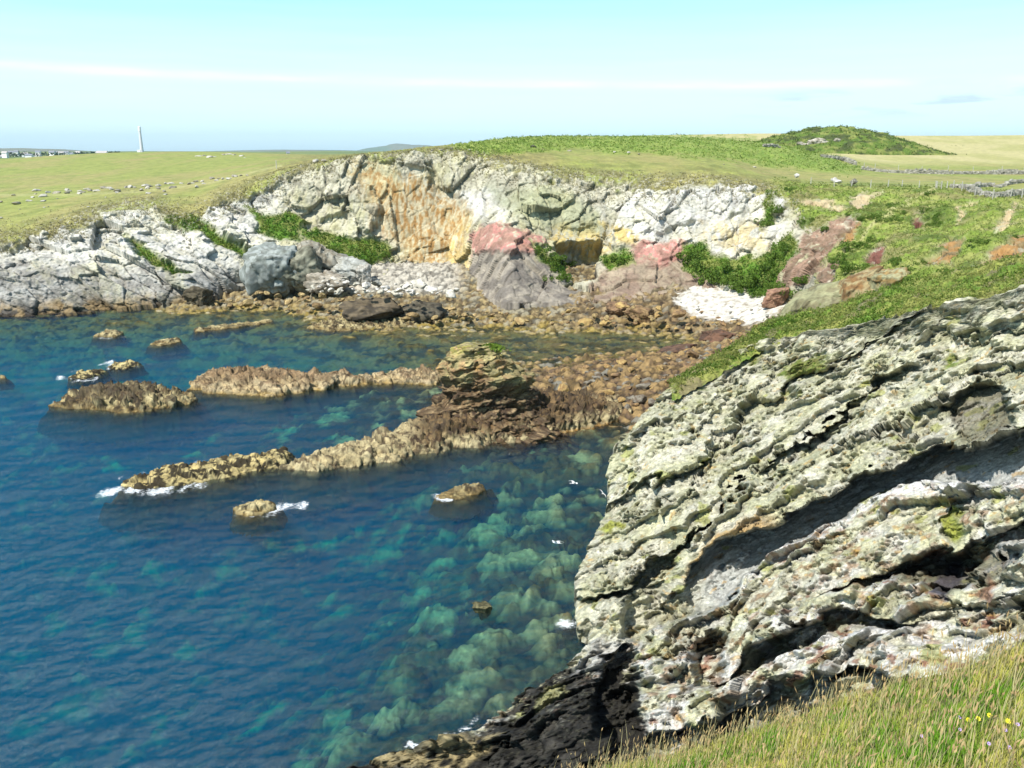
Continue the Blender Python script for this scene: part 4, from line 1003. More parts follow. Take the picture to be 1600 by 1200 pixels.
ridge = rock_field('rock_ridge', [(450, 730), (490, 714), (540, 702), (600, 688), (645, 672), (690, 650), (760, 640), (840, 628), (900, 622), (960, 618), (1000, 632), (1000, 652), (940, 664), (880, 678), (800, 690), (700, 702), (620, 718), (560, 729), (490, 736)],
     [(480, 722, 728), (520, 705, 722), (560, 694, 714), (600, 682, 704), (640, 668, 694), (660, 656, 690), (700, 640, 682), (760, 630, 674), (820, 632, 670), (850, 620, 664), (862, 612, 660), (880, 630, 660), (905, 628, 655), (935, 632, 650), (965, 632, 645), (720, 675, 692), (800, 668, 682), (880, 655, 668)],
     seed=561, colf=ridge_col, grain=(0.9, -0.4, 0.2), res=0.13, amp=0.85)
local(ridge, stack_e)
def loft_rock(name, rings, Yc, depth=0.8, seed=1, colf=None, amp=1.0, nv=170, nu=330, grain=(1, 0, 0.25)):
    """rings: (row, left column, right column) at distance Yc"""
    rg = np.array(rings, float)
    rr_ = pchip(np.arange(len(rg)) * 1.0, rg, np.linspace(0, len(rg) - 1, nv))
    Lp = P(rr_[:, 1], rr_[:, 0], Yc); Rp = P(rr_[:, 2], rr_[:, 0], Yc)
    cxx = (Lp[:, 0] + Rp[:, 0]) / 2; rad = (Rp[:, 0] - Lp[:, 0]) / 2; zc = Lp[:, 2]
    th = np.linspace(0, 2 * np.pi, nu)
    ct, st2 = np.cos(th), np.sin(th)
    sq = (np.abs(ct) ** 2.6 + np.abs(st2) ** 2.6) ** (-1 / 2.6)
    v = np.stack([cxx[:, None] + rad[:, None] * (ct * sq)[None], Yc + rad[:, None] * depth * (st2 * sq)[None], np.broadcast_to(zc[:, None], (nv, nu))], -1)
    n_ = np.stack([np.broadcast_to(ct, (nv, nu)), np.broadcast_to(st2, (nv, nu)), np.full((nv, nu), 0.15)], -1)
    gd = np.array(grain, float); gd /= np.linalg.norm(gd)
    # wrap-safe noise (positions are the same at both ends of the loop)
    q = stretch(v, gd, 2.8)
    d = 0; es = 9
    for (s, a, k) in ((1.9, 1.0, 1), (0.8, 0.6, 2), (0.34, 0.3, 3)):
        h, e, r = facet(q / s, seed + k, 0.9); d = d + a * h; es = np.minimum(es, e + (0.05 if s > 1 else 0))
        if k == 2: rx = r
    # bedding notches
    bed = v[..., 2] - 0.28 * v[..., 0] + 0.3 * fbm(v * 0.5, 3, seed + 9)
    d = d + 0.30 * np.abs(np.sin(bed * 3.1)) + 0.2 * ridged(q * 1.2, 3, seed + 8) - 0.25
    fadeb = np.clip(rad / 1.2, 0.1, 1)[:, None]
    v = v + n_ * (d * amp * fadeb)[..., None]
    v[..., 2] += 0.25 * amp * fbm(v * 0.9, 3, seed + 12)
    v[:, -1] = v[:, 0]
    m_ = fbm(v * 0.6, 4, seed + 20); mm = fbm(v * 2.2, 3, seed + 21)
    c = colf(v, m_, mm, rx) * 0.85
    c = mix(c, np.array([0.03, 0.025, 0.02]), (1 - smooth(0, 0.1, es)) * 0.5)
    me = grid_faces(nv, nu)
    # close the top with the last ring collapsed
    return link_mesh(name, v.reshape(-1, 3), me, M_REEF, None, c.reshape(-1, 3))
def stack_col(v, m_, mm, r):
    px_, py_ = pix(v)
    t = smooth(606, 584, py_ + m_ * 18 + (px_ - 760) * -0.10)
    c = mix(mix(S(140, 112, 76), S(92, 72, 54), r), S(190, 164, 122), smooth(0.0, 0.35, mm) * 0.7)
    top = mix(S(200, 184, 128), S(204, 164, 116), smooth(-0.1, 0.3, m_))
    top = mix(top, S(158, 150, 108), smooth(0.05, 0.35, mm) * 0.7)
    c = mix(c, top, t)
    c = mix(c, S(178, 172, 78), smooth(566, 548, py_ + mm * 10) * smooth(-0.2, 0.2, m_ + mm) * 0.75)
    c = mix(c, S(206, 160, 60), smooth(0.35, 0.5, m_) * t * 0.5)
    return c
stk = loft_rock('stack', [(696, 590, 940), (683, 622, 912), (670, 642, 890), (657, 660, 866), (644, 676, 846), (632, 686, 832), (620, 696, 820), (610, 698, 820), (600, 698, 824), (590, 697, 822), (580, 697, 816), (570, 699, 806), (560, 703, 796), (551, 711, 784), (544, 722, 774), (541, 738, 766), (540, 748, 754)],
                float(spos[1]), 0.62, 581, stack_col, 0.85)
local(stk, stack_e)

# ------------------------------------------------------------------ the sea: one closed body of water
wPX = np.linspace(-420, 2000, 420); wPY = np.concatenate([np.linspace(432, 700, 200, endpoint=False), np.linspace(700, 1500, 220)])
WX, WY = np.meshgrid(wPX, wPY)
wV = Pz(WX, WY, 0.0)
near_w = smooth(110, 40, wV[..., 1])
p_ = np.stack([wV[..., 0] * 0.9 + wV[..., 1] * 0.3, wV[..., 1] * 1.3 - wV[..., 0] * 0.3, wV[..., 0] * 0], -1)
wV[..., 2] += 0.05 * perlin(p_ * 0.35, 601) + 0.03 * near_w * fbm(p_ * 0.8, 3, 602)
foam = np.zeros(WX.shape)
fblobs = [([(368, 802), (395, 806), (430, 803)], 9, .8), ([(420, 797), (445, 790), (475, 788)], 9, .95), ([(365, 790), (385, 784)], 6, .6), ([(430, 786), (470, 784)], 5, .5),
          ([(150, 772), (190, 766), (250, 768), (320, 756)], 9, 1.0), ([(185, 748), (215, 740), (225, 735)], 7, .7), ([(300, 722), (330, 718), (380, 709)], 5, .65), ([(320, 757), (400, 742), (450, 734)], 4, .5), ([(395, 712), (425, 705)], 4, .5),
          ([(90, 590), (115, 594), (150, 592)], 6, .9), ([(110, 582), (130, 577)], 4, .7), ([(155, 572), (175, 566), (172, 578)], 6, .9), ([(205, 577), (222, 570), (240, 566)], 4, .8),
          ([(140, 643), (180, 646), (225, 646)], 3, .55), ([(78, 632), (90, 626)], 3.5, .7), ([(240, 612), (262, 610)], 3, .5),
          ([(675, 772), (690, 778), (705, 780)], 6, 1.0), ([(690, 768), (712, 762)], 4, .5), ([(755, 767), (775, 765)], 4, .35),
          ([(150, 527), (175, 528), (200, 525)], 3, .7), ([(235, 540), (260, 541), (285, 538)], 3, .6), ([(280, 532), (310, 530)], 3, .4),
          ([(-10, 588), (30, 592)], 3, .6), ([(640, 1165), (680, 1172), (730, 1160)], 10, 1.0), ([(690, 1150), (735, 1138), (745, 1120)], 9, .8), ([(745, 1075), (790, 1068), (830, 1060)], 10, .5), ([(850, 980), (905, 970), (918, 985)], 10, .85),
          ([(880, 935), (905, 925)], 6, .5), ([(870, 1010), (890, 1000)], 8, .4), ([(590, 1178), (640, 1176)], 6, .7), ([(360, 620), (390, 622), (430, 624)], 3, .5), ([(700, 1100), (760, 1090)], 10, .3), ([(310, 604), (302, 616)], 3, .5),
          ([(1000, 519), (1080, 530)], 3, .3), ([(0, 503), (60, 500)], 2, .4)]
for pts, wd, am_ in fblobs: foam = np.maximum(foam, am_ * lmask(WX, WY, pts, wd * 2.3))
nW, mW = WX.shape
foam = np.clip(foam * (0.92 + 0.6 * fbm(np.stack([wV[..., 0] * 0.9, wV[..., 1] * 0.5, wV[..., 0] * 0], -1), 4, 611)), 0, 1)
top_f = grid_faces(nW, mW, True)
bot = wV.copy(); bot[..., 2] = -12.0
bot_f = grid_faces(nW, mW, False) + nW * mW
idx = np.arange(nW * mW).reshape(nW, mW)
loop_ = np.concatenate([idx[0, :-1], idx[:-1, -1], idx[-1, :0:-1], idx[:0:-1, 0]])
nx_ = np.roll(loop_, -1)
side = np.stack([loop_, loop_ + nW * mW, nx_ + nW * mW, nx_], -1)
M_SEA = bpy.data.materials.new('sea_water'); M_SEA.use_nodes = True
t = M_SEA.node_tree; t.nodes.clear(); Nn = t.nodes.new; Lk = t.links.new
o_ = Nn('ShaderNodeOutputMaterial')
tcn = Nn('ShaderNodeTexCoord')
mpw = Nn('ShaderNodeMapping'); mpw.inputs['Rotation'].default_value = (0, 0, R(-20)); mpw.inputs['Scale'].default_value = (1.0, 2.1, 1.0)
Lk(tcn.outputs['Object'], mpw.inputs[0])
def nz(sc_, det, rough=0.6):
    n = Nn('ShaderNodeTexNoise'); n.inputs['Scale'].default_value = sc_; n.inputs['Detail'].default_value = det; n.inputs['Roughness'].default_value = rough
    Lk(mpw.outputs[0], n.inputs['Vector']); return n
wa, wb = nz(0.32, 3.0, 0.5), nz(1.5, 7.0, 0.68)
wsum = Nn('ShaderNodeMath'); wsum.operation = 'MULTIPLY_ADD'; wsum.inputs[1].default_value = 0.6
Lk(wa.outputs[0], wsum.inputs[0]); Lk(wb.outputs[0], wsum.inputs[2])
bpw = Nn('ShaderNodeBump'); bpw.inputs['Strength'].default_value = 1.0; bpw.inputs['Distance'].default_value = 1.3
Lk(wsum.outputs[0], bpw.inputs['Height'])
fr = Nn('ShaderNodeFresnel'); fr.inputs['IOR'].default_value = 1.333; Lk(bpw.outputs[0], fr.inputs['Normal'])
gl = Nn('ShaderNodeBsdfGlossy'); gl.inputs['Roughness'].default_value = 0.08; gl.inputs['Color'].default_value = (1, 1, 1, 1); Lk(bpw.outputs[0], gl.inputs['Normal'])
tr_ = Nn('ShaderNodeBsdfTransparent')
mxs = Nn('ShaderNodeMixShader'); Lk(fr.outputs[0], mxs.inputs[0]); Lk(tr_.outputs[0], mxs.inputs[1]); Lk(gl.outputs[0], mxs.inputs[2])
fa = Nn('ShaderNodeAttribute'); fa.attribute_name = 'foam'
fn = Nn('ShaderNodeTexNoise'); fn.inputs['Scale'].default_value = 3.4; fn.inputs['Detail'].default_value = 10; fn.inputs['Roughness'].default_value = 0.8
Lk(mpw.outputs[0], fn.inputs['Vector'])
fsum = Nn('ShaderNodeMath'); fsum.operation = 'MULTIPLY_ADD'; fsum.inputs[1].default_value = 0.49
Lk(fa.outputs['Fac'], fsum.inputs[0]); Lk(fn.outputs[0], fsum.inputs[2])
fr2 = ramp(t, [(0.88, g(0)), (1.08, g(0.9))]); Lk(fsum.outputs[0], fr2.inputs[0])
fd = Nn('ShaderNodeBsdfDiffuse'); fd.inputs['Color'].default_value = (0.72, 0.75, 0.76, 1)
mx2 = Nn('ShaderNodeMixShader'); Lk(fr2.outputs[0], mx2.inputs[0]); Lk(mxs.outputs[0], mx2.inputs[1]); Lk(fd.outputs[0], mx2.inputs[2])
Lk(mx2.outputs[0], o_.inputs['Surface'])
ab = Nn('ShaderNodeVolumeAbsorption'); ab.inputs['Color'].default_value = (0.0, 0.83, 0.86, 1); ab.inputs['Density'].default_value = 0.23
vs = Nn('ShaderNodeVolumeScatter'); vs.inputs['Color'].default_value = (0.0, 0.34, 1.0, 1); vs.inputs['Density'].default_value = 0.052; vs.inputs['Anisotropy'].default_value = 0.0
ad = Nn('ShaderNodeAddShader'); Lk(ab.outputs[0], ad.inputs[0]); Lk(vs.outputs[0], ad.inputs[1])
Lk(ad.outputs[0], o_.inputs['Volume'])
sea = link_mesh('sea_water', np.concatenate([wV.reshape(-1, 3), bot.reshape(-1, 3)]), [top_f, bot_f, side], M_SEA, None, None, True,
                {'foam': np.concatenate([foam.ravel(), np.zeros(nW * mW)])})
tag(sea, 'clear blue and turquoise sea filling the cove', 'sea', kind='structure')

# ------------------------------------------------------------------ loose rocks
import bmesh
def ico(sub):
    bm = bmesh.new(); bmesh.ops.create_icosphere(bm, subdivisions=sub, radius=1.0)
    v = np.array([q.co[:] for q in bm.verts]); f = np.array([[w.index for w in p.verts] for p in bm.faces]); bm.free()
    return v, f
IV3, IF3 = ico(3); IV4, IF4 = ico(5)
def rock_shape(v, seed, dims=(1, 0.8, 0.6), cells=1.1, amp=0.55):
    n = v / np.linalg.norm(v, axis=1, keepdims=True)
    # angular block: cut the ball with random planes
    r_ = np.random.default_rng(seed)
    d = np.full(len(n), 1.25)
    for _ in range(11):
        a = r_.normal(size=3); a /= np.linalg.norm(a)
        d = np.minimum(d, r_.uniform(0.62, 0.95) / np.maximum(n @ a, 0.05))
    h, e, _ = facet(n * cells + seed * 3.7, seed, 0.9)
    d = d * (1 + 0.14 * amp * h) + 0.05 * amp * fbm(n * 4 + seed, 3, seed)
    return n * d[:, None] * np.array(dims)
def rock_cols(v, base, alt, seed, moss=None):
    m = smooth(-0.25, 0.35, fbm(v * 1.6 + seed, 4, seed)); c = mix(base, alt, m)
    return c
def boulder_mesh(name, seed, base, alt):
    v = rock_shape(IV3, seed, (1, 0.85, 0.62))
    o = link_mesh(name, v, IF3, M_SHORE, None, rock_cols(v, base, alt, seed), False)
    me = o.data; bpy.data.objects.remove(o)
    return me
def spawn(name, me, loc, scale, rot, label, cat, group=None):
    o = bpy.data.objects.new(name, me); COL.objects.link(o)
    o.location = loc; o.scale = scale; o.rotation_euler = rot
    return tag(o, label, cat, group)
shore_tree = mathutils.kdtree.KDTree(sV.shape[0] * sV.shape[1])
for k, q in enumerate(sV.reshape(-1, 3)): shore_tree.insert((q[0], q[1], 0), k)
shore_tree.balance()
sFlat = sV.reshape(-1, 3)
def ground_z(x, y):
    return float(sFlat[shore_tree.find((x, y, 0))[1]][2])
def strew(poly, n, pals, size, label, group, seed, zmin=-0.05, maxtry=6000):
    r_ = np.random.default_rng(seed)
    mes = [boulder_mesh('boulder', seed + k, S(*pals[k % len(pals)][0]), S(*pals[k % len(pals)][1])) for k in range(6)]
    poly = np.array(poly, float); lo, hi = poly.min(0), poly.max(0)
    done = 0; placed = []
    for _ in range(maxtry):
        if done >= n: break
        px_, py_ = r_.uniform(lo, hi)
        if poly_sd(np.array([px_]), np.array([py_]), poly)[0] < 0: continue
        q = Pz(px_, py_, 0.0)
        # follow the ray to the ground
        for _i in range(3):
            z = ground_z(q[0], q[1]); q = Pz(px_, py_, z)
        if z < zmin: continue
        s = size[0] * (size[1] / size[0]) ** (r_.random() ** 2.2)
        if any((q[0] - a) ** 2 + (q[1] - b) ** 2 < (0.8 * (s + t)) ** 2 for a, b, t in placed): continue
        placed.append((q[0], q[1], s))
        spawn('boulder', mes[done % 6], (q[0], q[1], z + s * 0.22), (s * r_.uniform(.8, 1.2), s * r_.uniform(.8, 1.2), s * r_.uniform(.7, 1.05)), (r_.uniform(-.4, .4), r_.uniform(-.4, .4), r_.uniform(0, 6.28)), label, 'boulder', group)
        done += 1
    return placed
tan_p = [((190, 166, 114), (140, 116, 80)), ((202, 178, 124), (156, 130, 88)), ((168, 142, 98), (116, 94, 66))]
red_p = [((172, 140, 96), (124, 100, 76)), ((200, 170, 108), (156, 124, 82)), ((152, 144, 128), (112, 98, 82))]
wht_p = [((232, 224, 208), (206, 198, 178)), ((214, 208, 190), (180, 172, 150)), ((236, 230, 218), (212, 204, 190))]
gry_p = [((186, 184, 172), (150, 146, 132)), ((170, 162, 146), (128, 120, 104)), ((200, 196, 184), (160, 154, 140))]
strew([(330, 472), (400, 455), (480, 462), (560, 470), (700, 478), (830, 488), (860, 505), (700, 505), (600, 500), (470, 486), (350, 484)], 75, tan_p, (0.35, 1.05), 'tan boulder lying among others on the far stony beach', 'tan boulders on the far beach', 701)
strew([(850, 484), (1000, 478), (1100, 488), (1195, 512), (1190, 530), (1090, 522), (1000, 512), (860, 508)], 60, [red_p[1], tan_p[0], red_p[0]], (0.35, 1.15), 'brown boulder of the rubble bank below the purple cliff', 'brown boulders below the purple cliff', 711)
strew([(855, 585), (960, 566), (1060, 545), (1170, 532), (1190, 545), (1120, 590), (1040, 640), (980, 640), (900, 622), (850, 605)], 75, red_p, (0.3, 0.95), 'rusty brown boulder on the spit between the lagoon and the near cliff', 'rusty boulders on the spit', 721)
strew([(1060, 474), (1100, 462), (1200, 470), (1210, 500), (1150, 500), (1090, 490)], 14, gry_p, (0.15, 0.4), 'grey stone lying on the white sand at the back of the cove', 'grey stones on the white sand', 741)
strew([(475, 446), (520, 436), (620, 444), (720, 452), (720, 466), (640, 464), (540, 462), (480, 460)], 70, wht_p, (0.3, 1.25), 'bleached white boulder heaped at the foot of the ochre cliff', 'white boulders under the ochre cliff', 731, 0.2)
def big_rock(name, px_, py_, Y, rx, ry, rot, seed, base, alt, label, cat='boulder', depth=0.8, group=None, sub=None):
    """angular rock centred on a bearing at distance Y, half-sizes in photo pixels, tilted by rot degrees"""
    c = P(np.array(float(px_)), np.array(float(py_)), np.array(float(Y)))
    k = Y / F_PX
    v = rock_shape(IV4, seed, (rx * k, max(rx, ry) * k * depth, ry * k), 1.6, 1.2)
    q = v / (max(rx, ry) * k)
    h1, e1, _ = facet(stretch(q, np.array([1.0, 0, 0]), 2.0) * 2.6, seed + 1, 0.9)
    h2, e2, _ = facet(q * 6.5, seed + 2, 0.9)
    nn = q / (np.linalg.norm(q, axis=1, keepdims=True) + 1e-6)
    v = v + nn * ((h1 * 0.075 + h2 * 0.03 + 0.012 * ridged(q * 5, 3, seed))[:, None] * min(rx, ry) * k * 1.6)
    a = R(rot); ca, sa = math.cos(a), math.sin(a)
    v = np.stack([v[:, 0] * ca - v[:, 2] * sa, v[:, 1], v[:, 0] * sa + v[:, 2] * ca], -1)
    if py_ > 300 and cat in ('boulder', 'rock'):
        gz = ground_z(c[0], c[1]) - 0.4 - c[2]; lo_ = v[:, 2].min()
        if gz < lo_: v[:, 2] = np.where(v[:, 2] < 0, v[:, 2] * min(gz / lo_, 2.6), v[:, 2])
    cc = rock_cols(q * 2, S(*base), S(*alt), seed)
    cc = mix(cc, S(70, 64, 52), (1 - smooth(0, 0.10, np.minimum(e1, e2 + 0.03))) * 0.5)
    o = link_mesh(name, v, IF4, M_FAR, None, cc)
    o.location = c
    return tag(o, label, cat, group)
for a in [
    ('boulder', 432, 412, 143, 42, 32, 12, 751, (176, 182, 176), (140, 146, 138), 'big rounded grey boulder under the left grass ledge'),
    ('boulder', 462, 418, 142, 30, 34, 35, 752, (166, 164, 142), (122, 120, 102), 'upright olive grey boulder wedged beside the big rounded grey one'),
    ('boulder', 498, 402, 147, 30, 24, -15, 753, (190, 184, 166), (150, 140, 120), 'pale cracked boulder below the larger grass ledge'),
    ('boulder', 505, 440, 141, 30, 15, 5, 754, (196, 186, 168), (150, 138, 118), 'flat topped pinkish boulder at the back of the beach'),
    ('boulder', 545, 424, 146, 34, 17, -18, 755, (206, 206, 196), (176, 174, 160), 'sharp pale slab leaning at the top of the white boulder heap'),
    ('boulder', 568, 428, 145, 13, 16, 20, 756, (210, 206, 194), (180, 174, 160), 'small upright pale block beside the leaning slab'),
    ('shore_crag', 584, 486, 127, 39, 21, -4, 791, (120, 106, 84), (76, 68, 56), 'broad dark blocky crag at the edge of the far beach, left of its narrower twin', 'rock'),
    ('shore_crag', 653, 489, 127.5, 32, 19, 6, 792, (116, 108, 90), (80, 74, 62), 'narrower dark crag right beside the broad one at the edge of the far beach', 'rock'),
    ('boulder', 312, 463, 139, 20, 12, 0, 757, (116, 106, 84), (84, 76, 60), 'dark rounded boulder at the left end of the beach'),
    ('boulder', 1062, 549, 106, 28, 13, 8, 758, (120, 92, 74), (86, 66, 56), 'long dark brown boulder at the inner end of the lagoon'),
    ('boulder', 1120, 527, 113, 30, 14, -6, 759, (132, 98, 78), (94, 72, 60), 'large dark red brown boulder above the lagoon'),
    ('boulder', 1000, 492, 124, 26, 12, -10, 760, (176, 146, 104), (136, 108, 80), 'largest tan block of the rubble bank'),
    ('boulder', 965, 484, 127, 18, 11, 10, 761, (166, 134, 100), (126, 100, 78), 'square brown block left of the largest tan block'),
    ('rock_slab', 1278, 466, 96, 62, 17, 20, 762, (170, 168, 128), (140, 132, 100), 'long tilted lichen covered slab jutting out above the white sand'),
    ('rock_slab', 1332, 450, 94, 38, 22, 28, 764, (176, 160, 118), (146, 112, 72), 'thick brown sided block in the middle of the tilted slabs'),
    ('rock_slab', 1386, 440, 92, 32, 22, 12, 763, (178, 176, 136), (168, 140, 90), 'upper end block of the tilted slabs beside the green gully'),
    ('boulder', 1212, 462, 120, 22, 11, 10, 765, (186, 146, 118), (150, 112, 92), 'rusty red boulder at the right edge of the white sand'),
    ('boulder', 864, 612, 92, 11, 14, 65, 766, (176, 146, 116), (128, 100, 80), 'small upright fin of rock right of the sea stack'),
    ('boulder', 755, 948, 43, 16, 9, 0, 767, (124, 118, 84), (80, 78, 52), 'dark round boulder just awash in the turquoise water'),
    ('boulder', 1303, 281, 158, 4.2, 3.0, 0, 771, (236, 232, 224), (214, 208, 196), 'small white boulder behind the first fence posts'),
    ('boulder', 1309, 283.5, 157, 5.2, 2.6, 0, 772, (236, 232, 224), (214, 208, 196), 'wider white boulder next to the second fence post'),
    ('boulder', 1333, 285, 155, 5.0, 4.2, 0, 773, (160, 156, 140), (120, 116, 100), 'grey boulder behind the third fence post'),
    ('boulder', 1245, 275, 168, 3.2, 2.8, 0, 774, (236, 232, 224), (214, 208, 196), 'lone white boulder on the grass left of the fence'),
    ('boulder', 833, 230, 190, 5.0, 3.0, 0, 775, (120, 116, 104), (84, 80, 70), 'dark boulder alone on the grass above the middle of the cliff'),
]: big_rock(*a)
mpx_, mpy_ = pix(mV)
def on_mound(a, b):
    d = (mpx_ - a) ** 2 + (mpy_ - b) ** 2
    return mV[np.unravel_index(np.argmin(np.where(MY < 0, d, 1e9)), d.shape)]
for (a, b, rx, ry, rt, sd, c1, c2, lab) in [(1277, 223, 17, 5.5, 3, 768, (214, 206, 188), (172, 164, 144), 'pale rock outcrop at the foot of the gorse mound'), (1252, 226, 10, 4, -8, 769, (206, 198, 180), (160, 152, 134), 'smaller grey rock at the left end of the mound outcrop'),
                                      (1308, 219, 6, 2.6, 0, 770, (206, 198, 180), (160, 152, 134), 'small pale rock right of the mound outcrop')]:
    q = on_mound(a, b); big_rock('rock_outcrop', *[float(t) for t in pix(q)], q[1], rx, ry, rt, sd, c1, c2, lab, 'rock', 0.4)
# white and grey stones scattered along the cliff-top path
st_mes = [boulder_mesh('fieldstone', 781 + k, S(*gry_p[k % 3][0]), S(*wht_p[k % 3][1])) for k in range(5)]
za = [(385,770,11),(380,805,5),(345,840,6),(455,830,11),(185,908,10),(300,880,8),(600,795,9),(700,768,7),(722,775,7),(712,795,6),(830,772,6),(860,785,7),(832,800,7),(920,760,9),(945,772,8),(1010,772,9),(1080,742,9),(1150,750,7),(1175,758,6),(1235,778,10),(1215,790,7),(1310,738,8),(1360,735,9),(1395,738,6),(1465,770,7),(1505,720,9),(1545,730,8),(1530,745,8),(1550,795,7),(10,890,7),(10,1060,8),(150,818,6),(500,790,6),(460,882,7),(595,850,3),(470,945,4),(215,965,3),(1110,840,3),(930,945,4),(510,940,3)]
zb = [(130,535,5),(160,548,7),(95,575,5),(235,540,6),(235,563,6),(335,520,6),(345,555,7),(290,525,5),(415,520,4),(470,527,5),(500,520,5),(530,508,6),(570,510,5),(590,520,4),(650,485,6),(690,500,5),(700,485,4),(740,487,5),(785,487,6),(820,468,6),(840,468,5),(875,462,4),(535,550,6),(160,598,4),(280,583,4),(300,605,4),(925,460,4),(1455,352,6),(1475,345,6),(1530,343,5),(1240,440,3)]
spots = [(a / 6.667, 181 + b / 6.667, 3.6 * c / 6.667) for a, b, c in za] + [(200 + a / 5, 181 + b / 5, 3.4 * c / 5) for a, b, c in zb]
spots += [(890, 234, 2.6), (960, 237, 2.2), (983, 237, 2.8), (999, 240, 2.2), (1177, 260, 2.4), (1131, 255, 1.6), (675, 233, 2.2), (690, 232, 2.2), (705, 231, 2.5), (733, 232, 2.0)]
for k, (a, b, c) in enumerate(spots):
    q = on_headland(a, b, 3.9)
    s = c * q[1] / F_PX * 1.15
    spawn('fieldstone', st_mes[k % 5], (q[0], q[1], q[2] + s * 0.2), (s * rng.uniform(.85, 1.3), s, s * rng.uniform(.6, .9)), (0, 0, rng.uniform(0, 6.28)), 'pale stone half sunk in the turf on top of the cliffs', 'stone', 'pale stones scattered over the cliff top turf')
for k, (a, b, c) in enumerate([(310, 242, 5), (318, 241, 4), (326, 244, 6), (334, 243, 3), (350, 240, 4), (358, 239, 5), (366, 240, 4), (376, 242, 4), (382, 244, 2)]):
    q = on_headland(a, b, 6.0); s = c * q[1] / F_PX
    spawn('fieldstone', st_mes[k % 5], (q[0], q[1], q[2] + s * 0.05), (s * 1.2, s, s * 0.55), (0, 0, k * 1.3), 'whitish rock outcrop near the skyline of the left field', 'rock', 'rock outcrops on the left field skyline')

# ------------------------------------------------------------------ dry stone walls, fences, gate
M_STONE = surf_mat('wall_stone', 1.0, 0.4, 0.03, 0.25, 0.9, 6.0)
M_POST = plain_mat('weathered_post', (0.42, 0.40, 0.34), 0.85, 0.25, 9.0)
M_WIRE = plain_mat('fence_wire', (0.22, 0.22, 0.21), 0.5, 0.1, 9.0)
def along(path, step):
    pts = np.array([on_headland(a, b, 3.9) for a, b in path])
    d = np.concatenate([[0], np.cumsum(np.linalg.norm(np.diff(pts, axis=0), axis=1))])
    s = np.arange(0, d[-1], step)
    return np.stack([np.interp(s, d, pts[:, k]) for k in range(3)], -1)
CUBE = np.array([[x, y, z] for x in (-1, 1) for y in (-1, 1) for z in (-1, 1)], float)
CF = np.array([[0, 1, 3, 2], [4, 6, 7, 5], [0, 4, 5, 1], [2, 3, 7, 6], [0, 2, 6, 4], [1, 5, 7, 3]])
def stone_wall(path, h, label, seed):
    r_ = np.random.default_rng(seed)
    c = along(path, 0.42); vs_, fs_, cs_ = [], [], []
    ncr = max(2, int(h / 0.27))
    for k, q in enumerate(c):
        hh = h * (0.72 + 0.45 * (0.5 + 0.5 * math.sin(k * 0.13 + seed)) * r_.uniform(0.6, 1))
        n_c = max(1, int(hh / 0.27))
        for j in range(n_c):
            w = np.array([r_.uniform(.18, .34), r_.uniform(.2, .32), r_.uniform(.12, .19)])
            v = CUBE * w * r_.uniform(0.75, 1.1, (8, 3))
            a = r_.uniform(-.7, .7); ca, sa = math.cos(a), math.sin(a); t = r_.uniform(-.25, .25)
            v = np.stack([v[:, 0] * ca - v[:, 1] * sa, v[:, 0] * sa + v[:, 1] * ca, v[:, 2] + v[:, 0] * t], -1)
            v += q + np.array([r_.uniform(-.12, .12), r_.uniform(-.1, .1), 0.02 + j * 0.26])
            fs_.append(CF + 8 * len(vs_)); vs_.append(v)
            cs_.append(np.tile(mix(S(206, 200, 186), S(150, 146, 132), r_.random()), (8, 1)))
    o = link_mesh('dry_stone_wall', np.concatenate(vs_), np.concatenate(fs_), M_STONE, None, np.concatenate(cs_), False)
    return tag(o, label, 'wall')
stone_wall([(1348, 263), (1380, 267), (1420, 269), (1480, 270), (1540, 270), (1600, 270), (1680, 271)], 1.25, 'long dry stone wall running along the bottom of the straw coloured field', 801)
stone_wall([(1284, 243), (1300, 245), (1318, 250), (1338, 256)], 1.4, 'short dry stone wall dropping past the bracken hill', 802)
stone_wall([(1486, 291), (1500, 292), (1515, 297), (1532, 303), (1555, 306), (1580, 304), (1605, 302), (1680, 300)], 1.15, 'nearest dry stone wall, curving behind fence posts by the gate', 803)
stone_wall([(1515, 293), (1530, 290), (1548, 289), (1560, 291), (1575, 286), (1600, 283), (1660, 281)], 0.95, 'tumbled dry stone wall forking off behind the nearest one', 804)
stone_wall([(1192, 227), (1204, 227), (1218, 229)], 0.9, 'faint scrap of dry stone wall in front of the gorse mound', 805)
def post_mesh(h, w):
    v = []; f = []
    for k, z in enumerate((-0.3, h * 0.9, h)):
        ww = w * (1 if k < 2 else 0.6)
        v += [(-ww, -ww, z), (ww, -ww, z), (ww, ww, z), (-ww, ww, z)]
    for k in range(2):
        b = 4 * k
        f += [[b, b + 1, b + 5, b + 4], [b + 1, b + 2, b + 6, b + 5], [b + 2, b + 3, b + 7, b + 6], [b + 3, b, b + 4, b + 7]]
    f.append([8, 9, 10, 11])
    return np.array(v, float), np.array(f)
def tube_between(p, q, r):
    d = q - p; d /= np.linalg.norm(d) + 1e-9
    a = np.cross(d, [0, 0, 1.0]); a /= np.linalg.norm(a) + 1e-9; b = np.cross(d, a)
    v = [p + r * (math.cos(t) * a + math.sin(t) * b) for t in np.linspace(0, 2 * math.pi, 4, endpoint=False)] + [q + r * (math.cos(t) * a + math.sin(t) * b) for t in np.linspace(0, 2 * math.pi, 4, endpoint=False)]
    return np.array(v), np.array([[0, 1, 5, 4], [1, 2, 6, 5], [2, 3, 7, 6], [3, 0, 4, 7]])
def merge(parts):
    v, f, n = [], [], 0
    for a, b in parts: v.append(a); f.append(b + n); n += len(a)
    return np.concatenate(v), np.concatenate(f)
